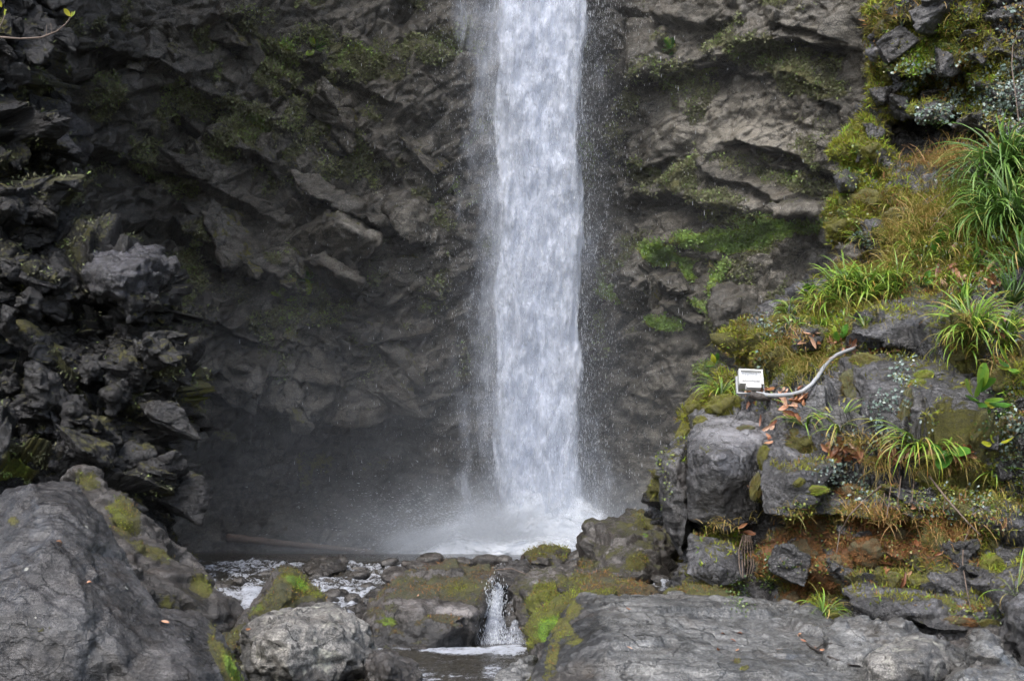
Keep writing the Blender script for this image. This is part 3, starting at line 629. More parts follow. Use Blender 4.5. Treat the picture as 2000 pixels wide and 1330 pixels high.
B('boulder', [[(1020, 1195, 12.0), (1040, 1190, 12.0), (1050, 1230, 11.8), (1030, 1245, 11.8), (1010, 1240, 11.9), (1015, 1215, 11.8), (1025, 1280, 11.9), (1050, 1280, 12.4), (1020, 1200, 12.5)]], 0.012, M_wet, 'small black dripping stone in the cascade', size=0.2, seed=10)
B('boulder', [[(985, 1175, 12.3), (1005, 1170, 12.3), (1012, 1215, 12.1), (995, 1225, 12.0), (983, 1210, 12.1), (990, 1280, 12.2), (1012, 1280, 12.4), (998, 1180, 12.7)]], 0.012, M_wet, 'narrow black stone splitting the white water of the small cascade', size=0.2, seed=11)
# H: bright green moss boulder tucked behind the slab
B('boulder', [[(1028, 1230, 9.7), (1040, 1200, 9.95), (1080, 1170, 10.3), (1130, 1150, 10.6), (1200, 1150, 10.8), (1220, 1230, 10.3), (1120, 1260, 9.6), (1070, 1280, 9.35), (1035, 1280, 9.5), (1060, 1220, 9.5), (1100, 1180, 10.0), (1050, 1400, 9.4), (1200, 1400, 9.6), (1060, 1230, 11), (1200, 1180, 11.4), (1100, 1400, 11)]],
  0.014, M_mossb, 'smooth green mossy boulder tucked against the left end of the grey slab', size=0.4, amp=0.5, seed=12, moss_top=1.0, top_at=-.2, moss=[(1070, 1230, 40, 30, -40, 1), (1110, 1180, 60, 30, -30, .8)], mossg=[0.68, (1072, 1228, 34, 22, -45, .32)], bare=[(1050, 1275, 40, 20, -20, .8)])
# behind the slab top
B('boulder', [[(1090, 1165, 10.9), (1100, 1135, 11.4), (1140, 1117, 11.7), (1190, 1122, 11.7), (1260, 1140, 11.4), (1275, 1165, 11.0), (1200, 1200, 10.6), (1110, 1200, 10.6), (1170, 1150, 10.8), (1180, 1260, 10.8), (1120, 1160, 12.4), (1260, 1170, 12.4), (1180, 1260, 12.2)]], 0.016, M_mossb, 'low rust-topped stone wedged behind the crest of the grey slab', size=0.4, seed=13, moss_top=.9, top_at=.1, mossg=[0.34, (1120, 1130, 40, 16, 0, .25)])
B('boulder', [[(1100, 1135, 12.2), (1130, 1120, 12.4), (1165, 1125, 12.3), (1175, 1145, 12.1), (1140, 1160, 12), (1110, 1155, 12), (1140, 1220, 12.1), (1140, 1150, 13)]], 0.014, M_mossb, 'small olive moss hummock left of the rust-topped stone', size=0.25, seed=14, moss_top=1, top_at=-.3, mossg=.52)
B('boulder', [[(1240, 1160, 11.5), (1265, 1140, 11.8), (1283, 1150, 11.8), (1282, 1180, 11.5), (1250, 1195, 11.3), (1262, 1230, 11.5), (1270, 1160, 12.4)]], 0.014, M_mossb, 'small brown stone right of the rust-topped stone, beside the white water', size=0.25, seed=15, moss_top=.5, mossg=.4)
B('boulder', [[(1300, 1160, 10.9), (1340, 1138, 11.3), (1385, 1130, 11.4), (1430, 1150, 11.2), (1455, 1185, 10.8), (1440, 1230, 10.4), (1320, 1230, 10.4), (1370, 1165, 10.6), (1300, 1170, 12), (1450, 1200, 12), (1380, 1260, 12)]], 0.016, M_mossb, 'low moss-covered mound between the grey slab and the foot of the bank', size=0.35, amp=.7, seed=16, moss_top=1.0, top_at=-.4, mossg=[0.56, (1370, 1180, 20, 8, 0, .4)], parent=None)
# I: the big grey slab, lower right
B('boulder', [[(1042, 1340, 8.2), (1060, 1270, 8.7), (1100, 1205, 9.4), (1130, 1165, 9.9), (1148, 1156, 10.1), (1200, 1172, 10.3), (1320, 1163, 10.6), (1450, 1178, 10.5), (1555, 1180, 10.3), (1620, 1212, 9.8), (1720, 1270, 9.2), (1850, 1340, 8.6), (1900, 1420, 8.1), (1030, 1420, 7.9),
               (1170, 1190, 9.0), (1175, 1260, 8.3), (1230, 1320, 7.9), (1250, 1420, 7.4), (1500, 1420, 7.2), (1700, 1420, 7.3), (1120, 1250, 8.6), (1100, 1190, 10.6), (1400, 1230, 11.2), (1620, 1260, 10.8), (1850, 1420, 10.2), (1060, 1420, 10)]],
  0.018, M_slab, 'broad pale grey slab sloping across the bottom right', size=1.0, amp=0.32, seed=17, strat=(0.5, R(14), 0.3), moss=[(1118, 1190, 18, 26, 20, .75), (1095, 1225, 30, 22, 40, .8), (1080, 1270, 14, 60, 15, .7), (1120, 1250, 26, 16, 0, .6), (1075, 1310, 16, 20, 0, .5), (1455, 1305, 9, 6, 0, .9), (1440, 1290, 7, 5, 0, .8), (1530, 1260, 10, 4, 0, .3)], mossg=[0.62, (1085, 1300, 30, 30, 0, -.15)],
  tone=[(1110, 1270, 75, 120, 14, -.6), (1300, 1330, 60, 40, 40, .12), (1210, 1260, 20, 80, -10, -.12), (1420, 1220, 200, 30, 6, .05)], smooth=7)  # shade of the left face is put into the tone
# M: rocks on the slab's right
B('boulder', [[(1600, 1230, 8.9), (1640, 1204, 9.3), (1700, 1200, 9.5), (1760, 1225, 9.4), (1810, 1245, 9.2), (1900, 1260, 9.1), (1900, 1300, 8.6), (1700, 1340, 8.2), (1620, 1300, 8.3), (1660, 1240, 8.8), (1780, 1270, 8.6), (1700, 1420, 8.3), (1900, 1420, 8.5), (1650, 1240, 10.4), (1890, 1300, 10)]],
  0.015, M_slab, 'grey folded ridge of rock at the right end of the broad slab', size=0.4, amp=1.0, seed=18, strat=(0.5, R(30), 0.5), tone=[(1680, 1250, 40, 24, 30, .2), (1640, 1225, 30, 10, 20, .2), (1720, 1215, 50, 10, 15, .1)])
B('boulder', [[(1690, 1290, 8.0), (1730, 1265, 8.35), (1790, 1240, 8.6), (1820, 1240, 8.7), (1860, 1285, 8.5), (1858, 1310, 8.3), (1820, 1330, 8.0), (1770, 1330, 7.9), (1740, 1290, 7.95), (1800, 1280, 8.05), (1700, 1420, 7.9), (1850, 1420, 8.2), (1720, 1290, 9.3), (1850, 1300, 9.3), (1780, 1420, 9.3)]],
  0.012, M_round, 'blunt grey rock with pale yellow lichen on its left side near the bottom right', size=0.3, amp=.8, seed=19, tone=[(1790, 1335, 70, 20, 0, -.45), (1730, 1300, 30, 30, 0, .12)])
B('boulder', [[(1893, 1240, 8.5), (1905, 1221, 8.6), (1935, 1222, 8.65), (1950, 1240, 8.6), (1955, 1275, 8.4), (1990, 1310, 8.3), (2010, 1330, 8.2), (1980, 1420, 8), (1890, 1420, 8), (1900, 1290, 8.1), (1930, 1260, 8.2), (1910, 1240, 9.1), (1990, 1320, 9.1), (1940, 1420, 9)]], 0.012, M_slab, 'upright grey finger of rock in the bottom right corner', size=0.3, seed=20, tone=[(1930, 1260, 30, 50, 0, .08)])
B('boulder', [[(1840, 1330, 8.0), (1870, 1295, 8.3), (1930, 1290, 8.3), (2000, 1310, 8.0), (2080, 1340, 7.9), (2080, 1420, 7.6), (1830, 1420, 7.6), (1900, 1310, 7.9), (1900, 1400, 9.2), (2050, 1360, 9.2)]], 0.013, M_slab, 'low grey rock at the bottom edge in front of the upright finger', size=0.3, seed=21, amp=.9)
B('boulder', [[(1965, 1180, 8.9), (2000, 1150, 9.1), (2080, 1120, 9.2), (2090, 1420, 8.6), (1985, 1330, 8.6), (1955, 1270, 8.8), (1970, 1220, 8.7), (2010, 1220, 8.4), (2000, 1180, 9.9), (2080, 1420, 9.9), (1970, 1290, 9.8)]], 0.014, M_bank, 'dark upright rock cut by the right edge of the photo', size=0.35, seed=22, tone=[(2000, 1170, 30, 20, 0, .3), (1980, 1260, 40, 50, 0, -.2)])
B('boulder', [[(1845, 1260, 9.3), (1890, 1230, 9.6), (1965, 1225, 9.6), (1975, 1280, 9.3), (1900, 1320, 9), (1850, 1330, 9), (1900, 1265, 9.1), (1900, 1420, 9.2), (1900, 1260, 10.3), (1970, 1300, 10.2)]], 0.014, M_mossb, 'brown stone half hidden behind the upright finger of rock', size=0.3, seed=23, tone=[(1900, 1290, 60, 40, 0, -.12)])
# J: peaked mossy boulder under the fall's right side
B('boulder', [[(1144, 1060, 15.4), (1160, 1030, 15.7), (1200, 1008, 16.0), (1225, 1010, 16.0), (1262, 985, 16.1), (1285, 992, 16.0), (1302, 1040, 15.7), (1320, 1110, 15.3), (1340, 1150, 15.0), (1130, 1110, 15.1), (1150, 1080, 15.0), (1200, 1050, 15.1), (1260, 1040, 15.2), (1240, 1110, 14.6), (1190, 1130, 14.6), (1130, 1170, 14.9), (1320, 1180, 14.9), (1160, 1050, 17), (1290, 1010, 17.2), (1320, 1170, 17), (1140, 1170, 17)]],
  0.024, M_mossb, 'tall humped mossy boulder at the right foot of the waterfall', size=0.8, amp=1.3, seed=24, moss_top=.5, top_at=.35, moss=[(1240, 1100, 40, 22, -30, .8), (1150, 1105, 30, 20, 0, .7), (1270, 1010, 40, 30, 0, .7)], mossg=[0.46, (1260, 1045, 8, 6, 0, .5), (1240, 1100, 40, 22, -30, .1), (1250, 1020, 30, 20, 0, .12)], tone=[(1190, 1060, 40, 22, 10, .18)])
# lip stones
B('boulder', [[(1018, 1085, 17.6), (1035, 1074, 17.9), (1060, 1070, 18), (1065, 1068, 18), (1105, 1070, 18), (1118, 1078, 17.8), (1115, 1095, 17.5), (1070, 1105, 17.2), (1030, 1100, 17.3), (1060, 1082, 17.3), (1070, 1130, 17.4), (1050, 1090, 18.8), (1110, 1095, 18.8)]], 0.02, M_mossb, 'flat mossy stone on the lip of the plunge pool under the fall', size=0.5, seed=25, moss_top=.7, top_at=.3, mossg=.55, tone=[(1090, 1080, 30, 14, 0, .2)])
B('boulder', [[(590, 1108, 16.8), (605, 1090, 17.2), (640, 1086, 17.4), (665, 1092, 17.3), (678, 1112, 16.9), (640, 1122, 16.4), (600, 1122, 16.5), (635, 1100, 16.7), (635, 1150, 16.8), (640, 1100, 18)]], 0.016, M_wet, 'shiny black stone on the pool lip with white water around it', size=0.4, seed=26, amp=.6)
B('boulder', [[(655, 1100, 17.4), (665, 1084, 17.5), (673, 1082, 17.5), (680, 1096, 17.4), (670, 1112, 17.2), (668, 1130, 17.4), (670, 1100, 18)]], 0.014, M_wet, 'small black pointed stone right behind the shiny stone on the lip', size=0.3, seed=27, amp=.6)
B('boulder', [[(742, 1125, 15.5), (760, 1108, 15.8), (785, 1106, 15.8), (802, 1118, 15.6), (800, 1135, 15.2), (760, 1138, 15.1), (775, 1120, 15.2), (775, 1170, 15.4), (775, 1120, 16.5)]], 0.015, M_mossb, 'smooth brown rounded stone in the rapids left of the broad boulder', size=0.35, seed=28, amp=.5)
B('boulder', [[(340, 1100, 17.2), (345, 1083, 17.6), (365, 1081, 17.7), (390, 1095, 17.5), (385, 1110, 17.2), (350, 1130, 17.3), (365, 1100, 18.3)]], 0.018, M_mossb, 'small green-topped stone where the pool meets the left wall', size=0.35, seed=29, moss_top=.8, mossg=.55)
B('boulder', [[(420, 1250, 9.6), (440, 1240, 9.8), (480, 1242, 9.8), (500, 1290, 9.6), (470, 1420, 9.3), (430, 1420, 9.3), (450, 1260, 9.4), (460, 1260, 10.4), (480, 1400, 10.3)]], 0.014, M_mossb, 'small brown mossy stone in the gap between the large left rock and the pale boulder', size=0.3, seed=30, moss_top=.8, top_at=.3, mossg=.5)
B('boulder', [[(798, 1262, 11.0), (812, 1253, 11.1), (835, 1258, 11.1), (838, 1266, 10.95), (805, 1268, 10.85), (820, 1280, 11.1), (820, 1262, 11.4)]], 0.01, M_wet, 'tiny reddish stone poking from the foam below the broad boulder', size=0.15, seed=31, amp=.5)
B('boulder', [[(955, 1345, 8.2), (985, 1305, 8.7), (1040, 1285, 9.0), (1060, 1300, 8.9), (1060, 1420, 8.3), (950, 1420, 8.0), (1000, 1340, 8.2), (1050, 1330, 9.6), (970, 1420, 9.2)]], 0.012, M_slab, 'small grey stone at the bottom edge left of the broad slab', size=0.3, seed=32, tone=[(1010, 1330, 60, 50, 0, .1)], moss=[(1040, 1330, 16, 14, 0, .6)], mossg=.6)
B('boulder', [[(700, 1240, 12.0), (690, 1205, 12.6), (720, 1160, 13.2), (790, 1125, 13.8), (830, 1130, 13.6), (800, 1200, 12.6), (740, 1250, 11.9), (760, 1300, 12.4), (720, 1200, 14)]], 0.018, M_wet, 'dark wet rock sloping down from the rapids behind the broad boulder', size=0.4, seed=33, amp=.8)
print('boulders', time.time() - T0)

# rocks that are part of the walls
B('rock_block', [[(a_, b_, c_ + .62) for a_, b_, c_ in ((175, 500, 15.7), (225, 482, 15.9), (262, 475, 16.0), (310, 488, 16.1), (336, 515, 16.1), (330, 545, 15.9), (300, 590, 15.7), (240, 600, 15.4), (180, 575, 15.3), (170, 530, 15.4), (200, 530, 15.1), (260, 520, 15.2), (300, 530, 15.4), (240, 560, 15.1), (200, 520, 17), (330, 540, 17.2), (250, 610, 17))]],
  0.022, rock_mat('glistening_layered_rock', (0.005, 0.005, 0.006), (0.022, 0.022, 0.025), (0.12, 0.12, 0.14), scale=1.3, strata=(0.1, R(-12), 0), streak=7, rough=(0.12, 0.4), bumpk=2.2, spec=0.7), size=0.55, amp=1.2, seed=40, strat=(0.1, R(-12), 0), parent=left_cliff, tone=[(230, 510, 90, 40, 10, .1), (320, 560, 20, 40, 0, -.25)])
LB = [[(0, 385, 14.6), (40, 388, 14.8), (42, 412, 14.8), (28, 420, 14.6), (0, 415, 14.5), (20, 402, 14.4), (20, 400, 15.6), (-10, 400, 15.6)],
      [(85, 215, 15.9), (122, 262, 16.2), (112, 300, 16.2), (88, 310, 16), (68, 285, 15.8), (70, 235, 15.8), (90, 260, 15.6), (90, 260, 17.2)],
      [(115, 780, 14.3), (150, 770, 14.5), (190, 810, 14.6), (175, 850, 14.4), (130, 845, 14.1), (115, 810, 14.1), (140, 800, 14.0), (150, 810, 15.6)],
      [(240, 850, 14.9), (290, 835, 15.2), (312, 870, 15.2), (295, 900, 15.0), (250, 890, 14.8), (275, 865, 14.7), (280, 870, 16)],
      [(160, 690, 14.7), (205, 690, 14.9), (200, 740, 14.8), (165, 760, 14.6), (150, 720, 14.6), (180, 720, 14.5), (180, 720, 15.9)],
      [(240, 640, 15.4), (300, 640, 15.7), (318, 690, 15.8), (300, 740, 15.6), (255, 720, 15.4), (270, 680, 15.2), (280, 690, 16.6)],
      [(220, 930, 14.7), (280, 900, 15.0), (300, 950, 15.2), (330, 1000, 15.4), (300, 1050, 15.2), (230, 1010, 14.8), (260, 960, 14.6), (280, 980, 16.4)],
      [(60, 700, 14.0), (120, 730, 14.2), (130, 800, 14.2), (80, 810, 14.0), (40, 760, 13.9), (80, 750, 13.8), (80, 760, 15.4)],
      [(0, 600, 13.9), (40, 605, 14.1), (30, 650, 14.0), (0, 650, 13.8), (15, 625, 13.7), (10, 630, 15)],
      [(190, 770, 14.5), (250, 730, 14.9), (260, 790, 14.8), (215, 815, 14.5), (220, 770, 14.3), (230, 780, 16)],
      [(60, 560, 14.3), (80, 590, 14.4), (75, 620, 14.3), (30, 600, 14.0), (50, 590, 13.9), (50, 590, 15.4)]]
LB = [[(a_, b_, c_ + 1.0) for a_, b_, c_ in h] for h in LB]
for i, h in enumerate(LB):
    B('rock_block', [h], 0.022, M_left, size=0.35, amp=1.5, seed=50 + i, parent=left_cliff, moss_top=.35, top_at=.5, mossg=.48, smooth=1, tone=[(h[0][0] + 30, h[0][1] + 30, 90, 70, 0, -.1)])
# blocks and slabs of the far cliff
CB = [([(636, 405, 28.3), (655, 400, 28.6), (752, 462, 28.4), (745, 476, 28.2), (700, 455, 27.9), (650, 425, 28.0), (560, 470, 28.9), (600, 510, 28.6), (690, 530, 28.4), (740, 500, 28.5), (650, 420, 30), (740, 480, 30), (620, 500, 30)], [(700, 442, 60, 15, 32, .5), (650, 500, 90, 30, 20, -.1)]),
      ([(604, 488, 28.4), (660, 492, 28.5), (716, 545, 28.3), (712, 556, 28.2), (650, 530, 28.1), (590, 510, 28.4), (640, 560, 28.8), (700, 580, 28.7), (650, 520, 30), (700, 560, 30)], [(660, 515, 60, 14, 38, .28)]),
      ([(745, 400, 29.2), (790, 370, 29.4), (840, 385, 29.6), (850, 480, 29.4), (800, 480, 29.0), (770, 450, 28.9), (800, 420, 28.9), (800, 420, 31)], [(810, 430, 40, 50, 0, .22)]),
      ([(560, 330, 28.4), (620, 340, 28.5), (700, 390, 28.4), (760, 440, 28.6), (700, 430, 28.3), (620, 390, 28.2), (580, 370, 28.3), (650, 380, 30.2)], []),
      ([(1480, 400, 26.9), (1560, 392, 26.8), (1630, 398, 26.6), (1600, 420, 26.5), (1530, 428, 26.7), (1500, 415, 26.7), (1560, 410, 26.4), (1560, 405, 28.6)], [(1550, 410, 90, 18, 0, .25)]),
      ([(1385, 560, 27.6), (1420, 545, 27.7), (1480, 560, 27.6), (1490, 620, 27.5), (1450, 655, 27.4), (1390, 640, 27.4), (1375, 600, 27.5), (1430, 600, 27.1), (1430, 600, 29.5)], []),
      ([(1235, 535, 28.7), (1275, 530, 28.8), (1260, 575, 28.6), (1225, 570, 28.7), (1250, 550, 28.4), (1250, 550, 30)], [(1250, 550, 30, 30, 0, .1)]),
      ([(1285, 545, 28.4), (1330, 535, 28.5), (1350, 570, 28.3), (1300, 580, 28.2), (1310, 560, 28.1), (1320, 560, 29.8)], [])]
for i, (h, tn) in enumerate(CB):
    B('rock_block', [h], 0.045, M_cliff, size=1.0, amp=0.7, seed=70 + i, parent=cliff, tone=tn or None, strat=(0, R(-30), 0), moss_top=.4, top_at=.6, mossg=.45, smooth=3)
# rock faces standing out of the bank
KB = [('rock_face', [[(1345, 850, 11.9), (1360, 815, 12.2), (1400, 795, 12.4), (1480, 785, 12.5), (1540, 790, 12.4), (1520, 850, 11.8), (1490, 900, 11.5), (1420, 905, 11.3), (1340, 880, 11.6), (1400, 890, 11.2), (1345, 1010, 11.6), (1420, 1040, 11.45), (1480, 1020, 11.6), (1345, 860, 13.4), (1500, 860, 13.4), (1420, 1040, 13.2)]], [(1440, 835, 90, 40, 5, .45), (1430, 910, 60, 22, 12, .42), (1410, 975, 90, 60, 0, -.3)], 0.016, 0.6, 0.28),  # tone paints the sheen on top and the shade lower down
      ('rock_face', [[(1296, 900, 12.1), (1320, 850, 12.4), (1345, 845, 12.3), (1345, 1010, 11.9), (1330, 1090, 12), (1300, 1020, 12.1), (1290, 960, 12.2), (1320, 920, 11.9), (1300, 930, 13.6), (1340, 1050, 13.5)]], [], 0.016, 0.5, 0.45),
      ('rock_face', [[(1490, 900, 11.2), (1530, 880, 11.4), (1590, 885, 11.3), (1640, 905, 11.2), (1600, 980, 10.9), (1540, 1010, 10.95), (1490, 1005, 11.1), (1480, 940, 11.1), (1550, 930, 10.85), (1540, 920, 12.6), (1600, 1000, 12.4)]], [(1560, 910, 50, 20, 0, .14)], 0.015, 0.45, 0.4),
      ('rock_face', [[(1665, 625, 12.1), (1700, 600, 12.4), (1760, 585, 12.6), (1830, 575, 12.7), (1880, 600, 12.6), (1860, 660, 12.1), (1820, 690, 11.8), (1760, 680, 11.8), (1700, 660, 11.8), (1660, 650, 11.9), (1765, 625, 11.75), (1820, 640, 11.9), (1700, 640, 13.4), (1860, 640, 13.6)]], [(1720, 630, 50, 26, -15, .16), (1800, 650, 60, 30, 0, -.04)], 0.015, 0.45, 0.35),
      ('rock_face', [[(1700, 740, 11.5), (1780, 745, 11.4), (1920, 770, 11.2), (1925, 830, 11.0), (1880, 862, 10.9), (1780, 845, 11.0), (1700, 830, 11.3), (1790, 800, 10.9), (1640, 700, 11.9), (1720, 690, 11.8), (1850, 705, 11.6), (1720, 800, 12.6), (1900, 800, 12.4)]], [(1800, 815, 120, 26, 8, .22), (1680, 740, 40, 40, 0, .06), (1880, 790, 40, 40, 0, .1)], 0.015, 0.6, 0.3),
      ('rock_face', [[(1600, 760, 11.9), (1640, 700, 12.2), (1720, 700, 12.0), (1730, 800, 11.6), (1680, 840, 11.6), (1610, 820, 11.8), (1670, 760, 11.6), (1660, 760, 13)]], [(1690, 770, 24, 40, 0, .12)], 0.015, 0.4, 0.5),
      ('rock_face', [[(1640, 1150, 10.4), (1700, 1140, 10.6), (1780, 1155, 10.5), (1880, 1165, 10.4), (1940, 1170, 10.3), (1940, 1230, 10.0), (1840, 1235, 9.9), (1720, 1205, 10.0), (1660, 1180, 10.2), (1750, 1180, 9.95), (1700, 1170, 11.6), (1900, 1190, 11.4)]], [(1700, 1155, 60, 12, 5, .3), (1790, 1185, 60, 12, 8, .22), (1800, 1215, 100, 16, 8, -.2)], 0.015, 0.5, 0.6),
      ('rock_face', [[(1930, 1130, 9.9), (1985, 1095, 10.0), (2040, 1100, 9.9), (2030, 1180, 9.6), (1960, 1190, 9.6), (1940, 1160, 9.7), (1990, 1140, 9.5), (1990, 1140, 11)]], [(1970, 1130, 30, 20, 0, .25)], 0.014, 0.35, 0.5),
      ('rock_face', [[(1345, 1040, 11.5), (1400, 1050, 11.5), (1450, 1070, 11.4), (1460, 1130, 11.1), (1400, 1150, 11.0), (1340, 1120, 11.2), (1400, 1100, 10.95), (1400, 1100, 12.4)]], [(1420, 1075, 50, 12, 10, .25)], 0.014, 0.3, 0.5),
      ('rock_face', [[(1690, 100, 15.0), (1710, 75, 15.1), (1735, 90, 15.0), (1725, 125, 14.9), (1700, 120, 14.9), (1712, 100, 14.7), (1712, 100, 16)]], [(1712, 100, 30, 30, 0, .35)], 0.02, 0.3, 0.6),
      ('rock_face', [[(1625, 345, 14.5), (1650, 330, 14.6), (1678, 350, 14.5), (1668, 378, 14.4), (1640, 380, 14.4), (1645, 355, 14.1), (1660, 360, 15.6)]], [(1655, 365, 20, 10, 0, .2)], 0.016, 0.2, 0.6),
      ('rock_face', [[(1770, 205, 14.5), (1830, 195, 14.5), (1870, 210, 14.4), (1850, 240, 14.3), (1790, 240, 14.4), (1820, 215, 14.1), (1820, 220, 15.5)]], [(1800, 225, 40, 12, -10, .3)], 0.02, 0.3, 0.9),
      ('rock_face', [[(1725, 655, 12.0), (1740, 657, 12.0), (1762, 662, 11.9), (1760, 682, 11.7), (1722, 680, 11.75), (1740, 668, 11.6), (1740, 670, 12.4)]], [], 0.012, 0.2, 0.6),
      ('rock_face', [[(1540, 640, 12.9), (1580, 622, 13.1), (1615, 640, 12.9), (1600, 680, 12.6), (1550, 690, 12.6), (1575, 650, 12.5), (1575, 650, 13.8)]], [(1575, 645, 26, 16, 0, .2)], 0.014, 0.25, 0.8)]
for i, (nm, hs, tn, vx, sz, am) in enumerate(KB):
    B(nm, hs, vx, M_bank, size=sz, amp=am, seed=90 + i, parent=bank, tone=tn or None, moss_top=.55, top_at=.7, mossg=.6, strat=(0.3, R(-8), 0.2), smooth=1,
      bare=[(1440, 840, 110, 50, 0, .8), (1800, 800, 150, 50, 5, .7)] if i in (0, 4) else None)
BLK = []
for i in range(10):
    g_ = np.random.default_rng(1200 + i)
    pts = [Vector((g_.uniform(-1, 1) * 1.0, g_.uniform(-1, 1) * .8, g_.uniform(-1, 1) * .8)) for _ in range(13)]
    me = hull_mesh([pts], .055, 1); V = get_v(me); N = get_n(me)
    a, ea = facets(V + i * 5, (.8, .8, .6), 1210 + i, None, .9, .3); b, eb = facets(V + i * 5, (.3, .3, .24), 1230 + i, None, .9, .3)
    V = V + N * (.10 * a + .05 * b + .05 * perlin(V * 3 + i, 1250) - .04 * (1 - sm(0, .1, ea)))[:, None]; set_v(me, V); N = get_n(me)
    wob = .5 * perlin(V * 2.5 + i, 1260); set_mask(me, .5 * sm(.1, .8, N[:, 2] + wob), .52 + .2 * wob, .5 + 0 * wob)
    me.polygons.foreach_set('use_smooth', np.ones(len(me.polygons), bool)); BLK.append(me)
bpy.context.view_layer.update()
def scatter_blocks(wall, mat, zones, seed, tilt, sink=.45):
    g_ = np.random.default_rng(seed); ms = []
    for m in BLK:
        c = m.copy(); c.materials.clear(); c.materials.append(mat); ms.append(c)
    for (cx, cy, rx, ry, n, s0, s1) in zones:
        for _ in range(n):
            x, y = cx + g_.uniform(-1, 1) * rx, cy + g_.uniform(-1, 1) * ry
            d = P(x, y, 1.0).normalized(); ok, loc, nor, _i = wall.ray_cast(Vector((0, 0, 0)), d)
            if not ok: continue
            if nor.dot(d) > 0: nor = -nor
            s_ = g_.uniform(s0, s1)
            o = bpy.data.objects.new('rock_block', ms[g_.integers(10)]); COL.objects.link(o); o.parent = wall
            o.location = loc - nor * s_ * sink * .6; o.scale = (s_ * g_.uniform(.7, 1.3), s_ * g_.uniform(.7, 1.2), s_ * g_.uniform(.5, 1.1))
            o.rotation_euler = (g_.normal(0, .3), tilt + g_.normal(0, .3), g_.normal(0, .8))
scatter_blocks(left_cliff, M_left, [(180, 850, 160, 190, 70, .12, .38), (120, 620, 140, 90, 36, .12, .36), (60, 300, 70, 200, 30, .12, .4), (50, 60, 60, 80, 14, .12, .35), (290, 700, 50, 120, 14, .1, .28), (290, 960, 40, 80, 12, .15, .35)], 31, .2)
scatter_blocks(cliff, M_cliff, [(700, 430, 140, 160, 22, .25, .7), (650, 720, 200, 90, 24, .2, .6), (450, 300, 250, 250, 24, .3, .8), (1300, 560, 100, 60, 10, .2, .5), (560, 900, 220, 80, 12, .2, .6)], 32, R(32), .62)
scatter_blocks(bank, M_bank, [(1560, 1080, 120, 70, 5, .1, .2), (1800, 1090, 160, 60, 5, .1, .2), (1830, 130, 120, 120, 22, .1, .3), (1700, 250, 40, 60, 6, .1, .22), (1970, 900, 40, 120, 8, .08, .15), (1600, 660, 100, 40, 5, .08, .2), (1330, 1000, 30, 100, 8, .1, .22)], 33, -.1, .5)
print('blocks', time.time() - T0)
# ------------------------------------------------------------------ water
def water_mat():
    t = NT('stream_water'); p = t.pos()
    at = t.n('Attribute'); at.attribute_name = 'mask'; sep = t.n('SeparateColor'); t.l(at.outputs['Color'], sep.inputs[0])
    foam = sep.outputs[0]; rap = sep.outputs[1]
    pm = t.mapping(p, (1.0, 0.5, 1.0))
    n1 = t.noise(pm, 9, 8, 0.7, 1.2); n2 = t.noise(pm, 38, 6, 0.7, 0.8); n3 = t.noise(pm, 120, 4, 0.7)
    v = t.math('ADD', foam, t.math('ADD', t.math('MULTIPLY', t.math('SUBTRACT', n1, 0.5), 1.5), t.math('MULTIPLY', t.math('SUBTRACT', n2, 0.5), 1.3)))
    v = t.math('ADD', v, t.math('MULTIPLY', t.math('SUBTRACT', n3, 0.5), 0.6))
    f = t.ramp(v, [(0.50, 0.0), (0.72, 0.65), (1.0, 1.0)])
    f = t.math('MULTIPLY', f, t.ramp(foam, [(0.03, 0.0), (0.15, 1.0)]))
    col = t.mix(n1, (0.012, 0.011, 0.008), (0.045, 0.038, 0.026))
    colf = t.mix(f, col, (0.46, 0.49, 0.55))
    b1 = t.bump(n1, 0.06, 0.8); b2 = t.bump(n2, 0.018, 0.9, b1); b3 = t.bump(n3, 0.003, 0.6, b2)
    return t.done(t.bsdf(colf, t.mixf(f, 0.07, 0.6), b3, 0.6))
M_water = water_mat()

